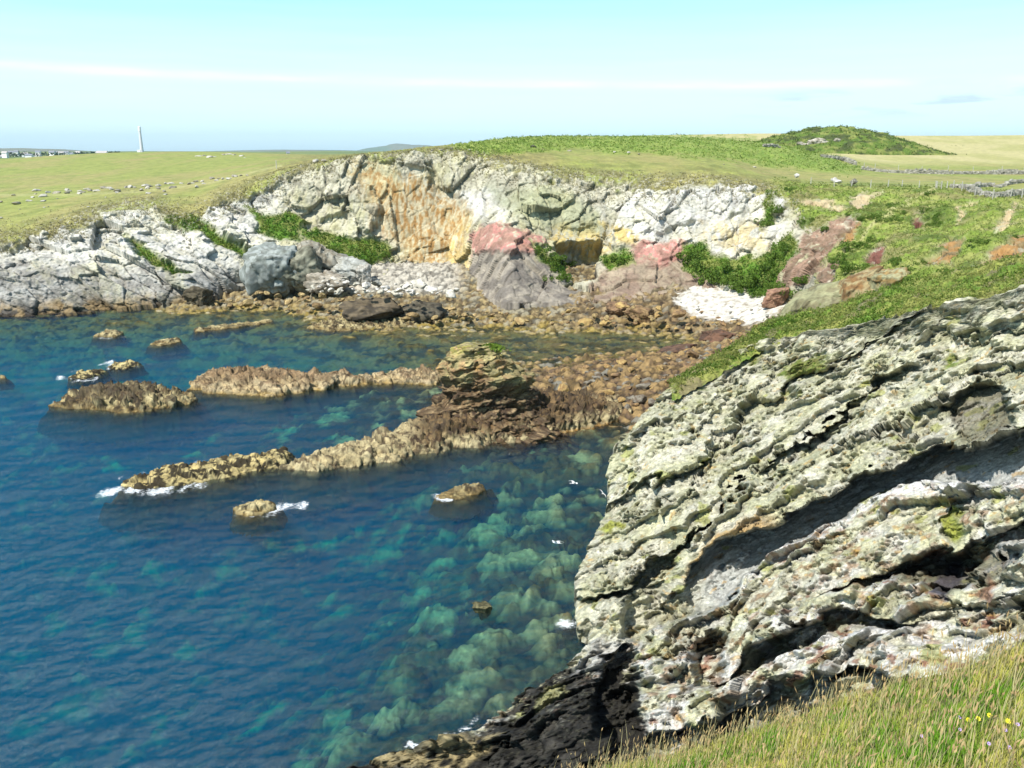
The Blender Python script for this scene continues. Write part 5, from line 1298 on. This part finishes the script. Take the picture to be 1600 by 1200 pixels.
def fence(spots, h, label):
    base = [on_headland(a, b, 3.9) for a, b in spots]
    e = empty('wire_fence', tuple(base[0]), label, 'fence')
    for b_ in base:
        v, f = post_mesh(h * rng.uniform(.9, 1.1), 0.055)
        v[:, 0] += (v[:, 2]) * rng.uniform(-.06, .06)
        o = link_mesh('post', v, f, M_POST, e, None, False); o.location = b_ - base[0]
    wp = []
    for hz in (0.45, 0.8, 1.1):
        for p, q in zip(base[:-1], base[1:]): wp.append(tube_between(p + [0, 0, hz] - base[0], q + [0, 0, hz] - base[0], 0.008))
    v, f = merge(wp); link_mesh('wire', v, f, M_WIRE, e)
fence([(1267, 286), (1302, 290), (1330, 290.5), (1359, 292), (1387, 291), (1408, 291), (1435, 291.5), (1461, 292)], 1.25, 'line of pale posts and wire along the slope up to the gate')
fence([(1488, 293), (1502, 296), (1523, 303), (1550, 309), (1578, 307), (1596, 307), (1640, 305)], 1.4, 'posts and wire standing in front of the nearest stone wall')
fence([(1350, 262), (1366, 264), (1403, 267), (1440, 268), (1480, 268), (1520, 268), (1565, 268), (1600, 268)], 1.7, 'posts and wire behind the long stone wall by the straw field')
q = on_headland(433, 262, 3.9)
v, f = post_mesh(1.7, 0.07); o = link_mesh('fence_post', v, f, M_POST, None, None, False); o.location = q; tag(o, 'single wooden post standing beside the path above the left cliff', 'post')
q0, q1 = on_headland(1463, 292.5, 3.9), on_headland(1479, 292.5, 3.9)
ge = empty('kissing_gate', tuple(q0), 'grey timber gate between the fence and the nearest stone wall', 'gate')
for t in (0, .45, 1.0):
    v, f = post_mesh(1.25, 0.07); o = link_mesh('post', v, f, M_POST, ge, None, False); o.location = (q1 - q0) * t
for z in (.3, .55, .8, 1.05):
    v, f = tube_between(np.array([0, 0, z]), (q1 - q0) * .45 + np.array([0, 0, z]), 0.035); link_mesh('bar', v, f, M_POST, ge, None, False)

# ------------------------------------------------------------------ far village, tower, cottage
M_WHITEWASH = plain_mat('whitewash', (0.78, 0.77, 0.74), 0.8, 0.05, 0.3)
M_SLATE = plain_mat('slate_roof', (0.20, 0.21, 0.24), 0.7, 0.15, 0.3)
M_PALE = plain_mat('pale_roof', (0.42, 0.38, 0.36), 0.7, 0.1, 0.3)
M_GLASSY = plain_mat('window_dark', (0.05, 0.06, 0.08), 0.3, 0.1, 1)
def house(px_, base_py, Y, w_px, h_px, rot, roofm, label, group=None):
    b = P(np.array(float(px_)), np.array(float(base_py)), np.array(float(Y)))
    k = Y / F_PX; w, h, d = w_px * k / 2, h_px * k, w_px * k * 0.32
    e = empty('house', tuple(b), label, 'house', group); e.rotation_euler = (0, 0, R(rot))
    eh = h * 0.6
    v = np.array([[-w, -d, -6], [w, -d, -6], [w, d, -6], [-w, d, -6], [-w, -d, eh], [w, -d, eh], [w, d, eh], [-w, d, eh], [-w, 0, h], [w, 0, h]])
    link_mesh('wall', v, [np.array([[0, 1, 5, 4], [2, 3, 7, 6]]), np.array([[1, 2, 6], [1, 6, 5], [3, 0, 4], [3, 4, 7], [5, 6, 9], [7, 4, 8]])], M_WHITEWASH, e, None, False)
    o_ = 0.6; t_ = 0.35
    rv = np.array([[-w - o_, -d - o_, eh - .3], [w + o_, -d - o_, eh - .3], [w + o_, 0, h + t_], [-w - o_, 0, h + t_], [w + o_, d + o_, eh - .3], [-w - o_, d + o_, eh - .3],
                   [-w - o_, -d - o_, eh - .7], [w + o_, -d - o_, eh - .7], [w + o_, d + o_, eh - .7], [-w - o_, d + o_, eh - .7]])
    rf = link_mesh('roof', rv, [np.array([[0, 1, 2, 3], [3, 2, 4, 5], [0, 6, 7, 1], [4, 8, 9, 5]])], roofm, e, None, False)
hs = [(8, 241.5, 8, 4.5), (19, 240.5, 9, 4.2), (26, 239.5, 6, 4.0), (4, 246.5, 10, 3.5), (14, 246.5, 9, 4.0), (26, 246.3, 8, 4.2), (39, 243.5, 9, 4.5), (46, 245.0, 10, 4.0), (60, 239.8, 7, 4.0), (58, 245.2, 12, 3.6),
      (82, 240.8, 8, 4.6), (88, 241.2, 8, 4.2), (96, 241.0, 8, 3.8), (105, 241.4, 8, 4.4), (113, 242.2, 6, 3.4), (122, 240.8, 7, 4.0), (137, 241.6, 5, 3.0)]
for k, (a, b, w, h) in enumerate(hs):
    house(a, b, 1500 + 90 * ((k * 5) % 7), w, h, rng.uniform(-30, 30), M_SLATE if k % 3 else M_PALE, 'tiny white house of the far village at the left end of the skyline', 'white houses of the far village')
tr_pts = []
for a_px in rng.uniform(-60, 190, 420):
    Yt = rng.uniform(1500, 2300); row = 243.8 - 3.6 * rng.random() - 0.010 * max(a_px, 0); q = P(np.array(a_px), np.array(row), np.array(Yt)); tr_pts.append(q)
TREES_AT = np.array(tr_pts)
house(160, 242.0, 1400, 15, 5.5, 4, M_PALE, 'wide pinkish building at the right end of the far village')
house(450, 241.0, 1300, 4.5, 3.6, 20, M_SLATE, 'single tiny white cottage on the skyline left of the main cliff')
tb = P(np.array(222.0), np.array(238.5), np.array(2600.0)); k = 2600 / F_PX
te = empty('chimney_tower', tuple(tb), 'tall pale industrial chimney rising over the left skyline', 'chimney')
def ring_tower(rs, n=24):
    th = np.linspace(0, 2 * np.pi, n, endpoint=False)
    v = np.concatenate([np.stack([r * np.cos(th), r * np.sin(th), np.full(n, z)], -1) for z, r in rs])
    f = [[j * n + i, j * n + (i + 1) % n, (j + 1) * n + (i + 1) % n, (j + 1) * n + i] for j in range(len(rs) - 1) for i in range(n)]
    return v, np.array(f)
M_CONC = plain_mat('pale_concrete', (0.62, 0.60, 0.60), 0.8, 0.06, 0.1)
v, f = ring_tower([(-10, 2.9 * k), (9 * k, 2.3 * k), (31 * k, 1.7 * k)]); link_mesh('shaft', v, f, M_CONC, te, None, False)
v, f = ring_tower([(31 * k, 1.7 * k), (31.1 * k, 2.1 * k), (37 * k, 2.0 * k), (38 * k, 1.4 * k), (38 * k, 0.1)]); link_mesh('cap', v, f, M_WHITEWASH, te, None, False)
bv = CUBE * np.array([2.6, 3, 3.2]) * k + np.array([-3.5 * k, 0, 1.0 * k]); link_mesh('annexe', bv, CF, M_WHITEWASH, te, None, False)

# ------------------------------------------------------------------ leaves: shrubs in the gully, bracken and heath
def leaf_mat(name, rough=0.6):
    m = bpy.data.materials.new(name); m.use_nodes = True
    t = m.node_tree; b = t.nodes['Principled BSDF']; b.inputs['Roughness'].default_value = rough; b.inputs['Specular IOR Level'].default_value = 0.2
    a = t.nodes.new('ShaderNodeVertexColor'); a.layer_name = 'Col'; t.links.new(a.outputs[0], b.inputs['Base Color'])
    tl_ = t.nodes.new('ShaderNodeBsdfTranslucent'); t.links.new(a.outputs[0], tl_.inputs['Color'])
    mx = t.nodes.new('ShaderNodeMixShader'); mx.inputs[0].default_value = 0.4
    t.links.new(b.outputs[0], mx.inputs[1]); t.links.new(tl_.outputs[0], mx.inputs[2]); t.links.new(mx.outputs[0], t.nodes['Material Output'].inputs[0])
    return m
M_LEAF = leaf_mat('leaves'); M_GRASS = leaf_mat('grass_blades', 0.7)
def leaves(centres, size, cols):
    """one pointed leaf (two triangles) per centre, random direction"""
    n = len(centres)
    d = rng.normal(size=(n, 3)); d[:, 2] = np.abs(d[:, 2]) * 0.8 + 0.15; d /= np.linalg.norm(d, axis=1, keepdims=True)
    s = np.cross(d, rng.normal(size=(n, 3))); s /= np.linalg.norm(s, axis=1, keepdims=True) + 1e-9
    L_ = np.asarray(size)[:, None] if np.ndim(size) else size
    v = np.stack([centres - d * L_ * .5, centres + s * L_ * .32, centres + d * L_ * .55, centres - s * L_ * .32], 1)
    f = np.arange(4 * n).reshape(n, 4)
    return v.reshape(-1, 3), f, np.repeat(cols, 4, 0)
def pick(V, w, n):
    p = np.clip(w.ravel(), 0, None); p = p / p.sum()
    return V.reshape(-1, 3)[rng.choice(p.size, n, p=p)]
inview = (hpx > -20) & (hpx < 1620)
inview0 = inview
def shrub_mesh(seed, c1, c2):
    r_ = np.random.default_rng(seed); n = 900
    lob = r_.normal(size=(9, 3)) * np.array([.45, .45, .22]) + np.array([0, 0, .42])
    w = r_.integers(0, 9, n); d = r_.normal(size=(n, 3)); d /= np.linalg.norm(d, axis=1, keepdims=True)
    p = lob[w] + d * (r_.uniform(0.6, 1, n) ** .5)[:, None] * r_.uniform(.24, .44, 9)[w][:, None]
    p[:, 2] = np.abs(p[:, 2])
    t = np.clip(r_.random(n) * .6 + r_.random(9)[w] * .4, 0, 1)
    v, f, c_ = leaves(p, r_.uniform(.10, .2, n), mix(c1, c2, t))
    o = link_mesh('shrub', v, f, M_LEAF, None, c_, False); me = o.data; bpy.data.objects.remove(o); return me
sh_mes = [shrub_mesh(851 + k, np.array([.06, .12, .015]), np.array([.17, .26, .04])) for k in range(4)]
sh = [(845, 385, 12), (858, 398, 14), (872, 412, 15), (886, 428, 12), (868, 428, 11), (882, 405, 9), (1075, 392, 14), (1088, 405, 16), (1100, 420, 18), (1118, 428, 17), (1140, 430, 16), (1160, 438, 17), (1182, 430, 18), (1200, 415, 18), (1180, 450, 15),
      (1215, 398, 16), (1228, 380, 15), (1205, 340, 13), (1210, 322, 10), (1215, 440, 15), (1240, 452, 14), (1130, 412, 12), (1318, 396, 16), (1332, 380, 15), (1345, 412, 14), (1325, 412, 13), (1400, 402, 12), (1420, 418, 15), (1440, 432, 15), (1365, 370, 10), (1255, 432, 10), (1478, 420, 12), (1535, 372, 11), (960, 398, 10), (975, 402, 9), (600, 392, 9), (585, 400, 8), (520, 385, 8)]
sl_w = np.clip(hSL * (hv < 4.9) * (hv > 0.6) * inview0, 0, 1)
for q_ in pick(hV, sl_w * hVEG * (fbm(hV * 0.14, 4, 76) > 0.1), 34):
    a_, b_ = pix(q_); sh.append((float(a_), float(b_), float(rng.uniform(4, 9))))
for k, (a, b, r_) in enumerate(sh):
    q = on_headland(a, b + r_ * .4, 0.05); s = r_ * q[1] / F_PX * 1.25
    spawn('shrub', sh_mes[k % 4], (q[0], q[1] - s * .2, q[2] - s * .35), (s * rng.uniform(.9, 1.3), s, s * rng.uniform(.8, 1.1)), (0, 0, rng.uniform(0, 6.28)), 'dark green bush growing in the gullies and clefts of the cliff', 'bush', 'bushes in the gullies of the cliff')
def undergrowth(name, pts, size, c1, c2, label, cat, per=4, spread=.35):
    n = len(pts); cen = np.repeat(pts, per, 0) + rng.normal(size=(n * per, 3)) * np.array([spread, spread, spread * .45]) * np.repeat(np.atleast_1d(size), per if np.ndim(size) else 1)[:, None] * 2
    cen[:, 2] += np.abs(rng.normal(size=n * per)) * .12
    sz = np.repeat(size, per) * rng.uniform(.7, 1.3, n * per)
    pn = .5 + 1.2 * fbm(pts * .28, 3, 877) + .5 * fbm(pts * 1.1, 2, 878)
    tt = np.clip(np.repeat(pn, per) + rng.normal(0, .13, n * per), 0, 1)
    v, f, c_ = leaves(cen, sz, mix(c1, c2, tt))
    return tag(link_mesh(name, v, f, M_LEAF, None, c_, False), label, cat, kind='stuff')
undergrowth('far_trees', TREES_AT, np.full(len(TREES_AT), 4.6), np.array([.03, .05, .03]), np.array([.08, .11, .06]), 'dark trees and hedges round the far village', 'trees')
a_ = pick(hV, hBR * hVEG * inview, 7000); undergrowth('bracken_undergrowth', a_, a_[:, 1] * .0016, np.array([.12, .19, .028]), np.array([.24, .30, .07]), 'green bracken and gorse over the hill behind the cliff', 'bracken')
a_ = pick(hV, np.clip(hSL * (hv < 5.3) + 0 * hSL, 0, 1) * hVEG * inview, 9000); undergrowth('slope_undergrowth', a_, a_[:, 1] * .0016, np.array([.115, .175, .028]), np.array([.27, .275, .085]), 'rough grass and heath on the right hand slope', 'undergrowth')
a_ = pick(hV, hLUSH * hVEG * inview, 3500); undergrowth('ledge_undergrowth', a_, a_[:, 1] * .002, np.array([.045, .12, .01]), np.array([.15, .20, .03]), 'lush green plants on the ledges of the cliff', 'plants')
a_ = pick(hV, hEDGE * (hv > 3) * (hv < 4.6) * inview * (1 - hSL), 7000); undergrowth('scrub_undergrowth', a_, a_[:, 1] * .0013, np.array([.15, .13, .055]), np.array([.30, .28, .14]), 'dry brown and olive scrub along the cliff edge', 'scrub')
tvw = np.broadcast_to(smooth(0.25, 0.8, vt)[:, None] * (vt[:, None] < 3.2), tV.shape[:2])
mw_ = np.broadcast_to((mZn > .1) * 1.0 * (1 - rockm), mV.shape[:2])
a_ = pick(mV, mw_, 2500); undergrowth('gorse_undergrowth', a_, a_[:, 1] * .0019, np.array([.05, .08, .018]), np.array([.17, .22, .05]), 'dark gorse covering the mound', 'gorse')
a_ = pick(tV, tvw, 9000); undergrowth('heath_undergrowth', a_, a_[:, 1] * .0026, np.array([.085, .155, .016]), np.array([.25, .26, .07]), 'bright heath plants on the turf over the near cliff', 'heath')

# ------------------------------------------------------------------ gulls
M_GULL = plain_mat('gull_feathers', (0.80, 0.80, 0.80), 0.7, 0.06, 4)
M_GREYW = plain_mat('gull_grey', (0.42, 0.44, 0.48), 0.7, 0.1, 4)
def gull(px_, py_, Y, yaw, roll, label, sc=1.0):
    c = P(np.array(float(px_)), np.array(float(py_)), np.array(float(Y)))
    xs = np.array([-.24, -.18, -.10, 0, .10, .17, .21, .245, .27]); rs = np.array([.012, .03, .052, .065, .06, .045, .042, .028, .008]); zs = np.array([.0, .0, 0, -.005, -.005, .01, .018, .015, .01])
    n = 10; th = np.linspace(0, 2 * np.pi, n, endpoint=False)
    v = np.concatenate([np.stack([np.full(n, x), r * np.cos(th), z + r * .9 * np.sin(th)], -1) for x, r, z in zip(xs, rs, zs)])
    f = [[j * n + i, j * n + (i + 1) % n, (j + 1) * n + (i + 1) % n, (j + 1) * n + i] for j in range(len(xs) - 1) for i in range(n)]
    f = np.array(f)
    parts = [(v, f)]
    tv = np.array([[-.2, -.03, .005], [-.2, .03, .005], [-.36, .065, .0], [-.36, -.065, .0], [-.2, -.03, -.01], [-.2, .03, -.01], [-.36, .065, -.008], [-.36, -.065, -.008]])
    parts.append((tv, np.array([[0, 1, 2, 3], [7, 6, 5, 4], [0, 3, 7, 4], [1, 5, 6, 2], [3, 2, 6, 7]])))
    bm, bf = merge(parts)
    o = link_mesh('gull', bm, bf, M_GULL)
    for s in (-1, 1):
        sp = np.array([0.02, .22, .42, .58, .68]); le = np.array([.09, .13, .09, .0, -.10]); te_ = np.array([-.09, -.06, -.05, -.08, -.12]); zz_ = np.array([.03, .10, .12, .09, .06])
        top = np.concatenate([np.stack([le, sp * s, zz_], -1), np.stack([te_, sp * s, zz_ - .01], -1)]); bt = top - [0, 0, .012]
        wvv = np.concatenate([top, bt]); ff = []
        for j in range(4):
            ff += [[j, j + 1, j + 6, j + 5], [10 + j, 15 + j, 16 + j, 11 + j], [j, 10 + j, 11 + j, j + 1], [5 + j, 6 + j, 16 + j, 15 + j]]
        link_mesh('wing', wvv, np.array(ff), M_GULL if s < 0 else M_GULL, o, None, True)
    o.location = c; o.rotation_euler = (R(roll), R(8), R(yaw)); o.scale = (sc,) * 3
    return tag(o, label, 'gull')
gull(870, 848, 46, 150, 24, 'white gull gliding with spread wings over the turquoise water', 1.05)
gull(897, 755, 55, 20, -10, 'white gull flying low near the near cliff, above the other two', 0.95)
gull(942, 771, 54, 60, 40, 'small white gull right against the near cliff edge', 0.5)

# ------------------------------------------------------------------ grass on top of the stack
sp_ = np.array(P(np.array(770.0), np.array(543.0), np.array(float(spos[1]))))
n = 420; a = rng.normal(size=(n, 2)) * np.array([.55, .5]); cen = np.stack([sp_[0] + a[:, 0] - .1, sp_[1] + a[:, 1], sp_[2] - .18 + np.clip(.35 - .25 * (a ** 2).sum(1), -.1, .4) + rng.random(n) * .15], -1)
v, f, c_ = leaves(cen, rng.uniform(.18, .34, n), mix(np.array([.07, .15, .015]), np.array([.22, .30, .04]), rng.random(n)))
tf = local(link_mesh('grass_tuft', v, f, M_GRASS, None, c_, False), stack_e); tf['kind'] = 'stuff'

# ------------------------------------------------------------------ the grassy bank at the viewer's feet
bp_ = np.array([(900, 1215, 11), (950, 1200, 10.4), (1040, 1180, 10), (1130, 1152, 9.5), (1300, 1097, 8.4), (1500, 1038, 7.3), (1600, 1008, 6.8), (1730, 968, 6.2), (1300, 1200, 6.4), (1500, 1200, 5.3), (1700, 1200, 4.5), (1600, 1100, 5.7), (1100, 1240, 8.0), (900, 1280, 9.3), (1300, 1330, 5.0), (1700, 1330, 3.7), (2300, 800, 4.2), (2300, 1100, 3.0), (2300, 1340, 2.5)], float)
fB = tps_fit(bp_[:, :2], bp_[:, 2], 1e-3)
EX = [780, 900, 950, 1040, 1130, 1200, 1300, 1400, 1500, 1600, 1740, 2300]; EYY = [1262, 1220, 1203, 1183, 1154, 1133, 1099, 1069, 1040, 1010, 968, 800]
bx = np.linspace(790, 2290, 340); bt_ = np.linspace(0, 1, 90)
e0 = np.interp(bx, EX, EYY)
bPY = e0[None, :] + (1340 - e0)[None, :] * bt_[:, None]; bPX = np.broadcast_to(bx[None, :], bPY.shape)
bV = P(bPX, bPY, fB(np.stack([bPX, bPY], -1)))
bV[..., 2] += 0.05 * fbm(bV * 1.3, 3, 901) + 0.02 * fbm(bV * 5, 2, 902)
sk = [bV[:1] + np.array([.1, 1.5, -1.75]) * t for t in (2.6, 1.6, 1.0, .6, .3, .12)]
bVV = np.concatenate(sk + [bV], 0)
bc = mix(np.array([.10, .12, .025]), np.array([.17, .15, .06]), smooth(-.2, .3, fbm(bVV * 3, 3, 903)))
tag(grid_mesh('grass_bank', bVV, M_TURF, bc), 'grassy slope below the viewer at the lower right', 'bank', kind='structure')
def blades(n, px_rng, hgt, wid, cfun, lean, seed, edge_bias=0.0):
    r_ = np.random.default_rng(seed)
    u = r_.uniform(px_rng[0], px_rng[1], n * 2); e = np.interp(u, EX, EYY)
    w = e + (1290 - e) * r_.random(n * 2) ** (1 + edge_bias) + 3
    k = w < 1270; u, w = u[k][:n], w[k][:n]; n = len(u)
    b = P(u, w, fB(np.stack([u, w], -1))); b[:, 2] += 0.05 * fbm(b * 1.3, 3, 901) - 0.02
    h = hgt(r_, n, u, w); wd = wid * r_.uniform(.7, 1.3, n)
    az = r_.uniform(0, 2 * np.pi, n); ln = lean * r_.uniform(.2, 1.3, n)
    dx = np.cos(az) * ln + 0.16; dy = np.sin(az) * ln + 0.05
    sx = np.stack([np.cos(az + 1.2), np.sin(az + 1.2), az * 0], -1) * wd[:, None]
    V_ = []
    for t, ww in ((0, 1), (.4, .85), (.75, .55), (1, 0)):
        c_ = b + np.stack([dx * t ** 2 * h, dy * t ** 2 * h, h * (t - .25 * ln * t ** 2)], -1)
        if ww: V_ += [c_ - sx * ww, c_ + sx * ww]
        else: V_ += [c_]
    V_ = np.stack(V_, 1)
    i = np.arange(n)[:, None] * 7
    q = np.concatenate([i + [0, 1, 3, 2], i + [2, 3, 5, 4]]); tr3 = i + [4, 5, 6]
    cb, ct = cfun(r_, n, b)
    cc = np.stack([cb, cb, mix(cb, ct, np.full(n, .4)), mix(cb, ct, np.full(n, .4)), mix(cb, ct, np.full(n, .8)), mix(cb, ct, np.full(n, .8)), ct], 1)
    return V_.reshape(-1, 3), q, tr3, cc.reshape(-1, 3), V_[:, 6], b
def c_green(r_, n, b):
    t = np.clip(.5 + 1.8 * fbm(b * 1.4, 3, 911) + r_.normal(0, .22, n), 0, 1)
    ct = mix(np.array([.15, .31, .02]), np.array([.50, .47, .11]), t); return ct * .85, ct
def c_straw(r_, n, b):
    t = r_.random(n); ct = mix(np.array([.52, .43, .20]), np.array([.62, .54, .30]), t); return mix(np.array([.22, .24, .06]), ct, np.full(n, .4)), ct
dens = lambda r_, n, u, w: r_.uniform(.045, .12, n) * (1 + .9 * fbm(np.stack([u / 45, w / 28, u * 0], -1), 3, 933)) * (1 + .3 * smooth(1250, 1050, u))
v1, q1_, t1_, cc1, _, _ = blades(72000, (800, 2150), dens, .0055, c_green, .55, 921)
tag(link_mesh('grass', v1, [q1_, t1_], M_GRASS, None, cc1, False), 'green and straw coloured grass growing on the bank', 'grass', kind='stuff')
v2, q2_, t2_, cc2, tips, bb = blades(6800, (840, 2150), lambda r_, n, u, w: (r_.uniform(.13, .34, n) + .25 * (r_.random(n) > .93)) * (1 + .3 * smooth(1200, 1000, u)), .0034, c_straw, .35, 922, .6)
# seed heads: slim spindles at the tips
m_ = rng.random(len(tips)) < .42; tp_ = tips[m_]; nb = bb[m_]
dr = tp_ - nb; dr /= np.linalg.norm(dr, axis=1, keepdims=True); dr = dr + rng.normal(size=dr.shape) * .18; dr /= np.linalg.norm(dr, axis=1, keepdims=True)
s1 = np.cross(dr, [0.3, 1, 0.2]); s1 /= np.linalg.norm(s1, axis=1, keepdims=True); s2 = np.cross(dr, s1)
hl = rng.uniform(.04, .10, len(tp_))[:, None]; hw = rng.uniform(.005, .010, len(tp_))[:, None]
SV = np.stack([tp_ - dr * .005, tp_ + dr * hl * .45 + s1 * hw, tp_ + dr * hl * .45 - .5 * s1 * hw + .87 * s2 * hw, tp_ + dr * hl * .45 - .5 * s1 * hw - .87 * s2 * hw, tp_ + dr * hl], 1)
i = np.arange(len(tp_))[:, None] * 5
SF = np.concatenate([i + a for a in ([0, 2, 1], [0, 3, 2], [0, 1, 3], [4, 1, 2], [4, 2, 3], [4, 3, 1])]) + len(v2)
sc_ = np.repeat(mix(np.array([.60, .46, .22]), np.array([.46, .32, .16]), rng.random(len(tp_))), 5, 0)
tag(link_mesh('tall_grass', np.concatenate([v2, SV.reshape(-1, 3)]), [q2_, t2_, SF], M_GRASS, None, np.concatenate([cc2, sc_]), False), 'tall dry grass stalks with seed heads on the bank', 'grass', kind='stuff')
# a few wildflowers
M_YEL = plain_mat('yellow_petals', (0.80, 0.68, 0.04), 0.6, 0.1, 20); M_PUR = plain_mat('mauve_petals', (0.42, 0.30, 0.62), 0.6, 0.1, 20); M_STEM = plain_mat('flower_stem', (0.14, 0.22, 0.04), 0.7, 0.1, 20)
def flower(px_, py_, mat, label, group, r0=.022):
    b = P(np.array(float(px_)), np.array(float(py_ + 14)), fB(np.array([[px_, py_ + 14.0]]))[0]); t = P(np.array(float(px_)), np.array(float(py_)), fB(np.array([[px_, py_ + 14.0]]))[0] - .03)
    e = empty('wildflower', tuple(b), label, 'flower', group)
    v, f = tube_between(np.zeros(3), t - b, .0018); link_mesh('stem', v, f, M_STEM, e)
    pv, pf = [], []
    for k in range(8):
        a = k * math.pi / 4; d = np.array([math.cos(a), math.sin(a), .25]); s = np.array([-math.sin(a), math.cos(a), 0])
        i = len(pv); pv += [d * .003, d * r0 * .6 + s * r0 * .3, d * r0, d * r0 * .6 - s * r0 * .3]; pf.append([i, i + 1, i + 2, i + 3])
    o = link_mesh('petals', np.array(pv), np.array(pf), mat, e, None, False); o.location = t - b; o.rotation_euler = (R(35), 0, 0)
for a, b in [(1546, 1118), (1513, 1125), (1528, 1123), (1575, 1127)]: flower(a, b, M_YEL, 'yellow flower in the grass of the bank', 'yellow flowers in the grass')
for a, b in [(1499, 1121), (1500, 1140), (1577, 1168), (1545, 1162), (1571, 1141), (1590, 1132), (1440, 1150)]: flower(a, b, M_PUR, 'small mauve flower in the grass of the bank', 'mauve flowers in the grass', .016)

# ------------------------------------------------------------------ haze
M_HAZE = bpy.data.materials.new('haze'); M_HAZE.use_nodes = True
t = M_HAZE.node_tree; t.nodes.clear(); o_ = t.nodes.new('ShaderNodeOutputMaterial'); pv_ = t.nodes.new('ShaderNodeVolumePrincipled')
pv_.inputs['Color'].default_value = (0.66, 0.90, 1.0, 1); pv_.inputs['Density'].default_value = HAZE_DENSITY; pv_.inputs['Anisotropy'].default_value = 0.2
t.links.new(pv_.outputs[0], o_.inputs['Volume'])
hz = CUBE * np.array([14000, 7000, 1]); hz[:, 1] += 6600; hz[:, 2] = np.where(CUBE[:, 2] < 0, -18.0, 260.0)
if HAZE_DENSITY > 0: tag(link_mesh('haze', hz, CF, M_HAZE, None, None, False), 'thin summer haze over the far land', 'haze', kind='stuff')
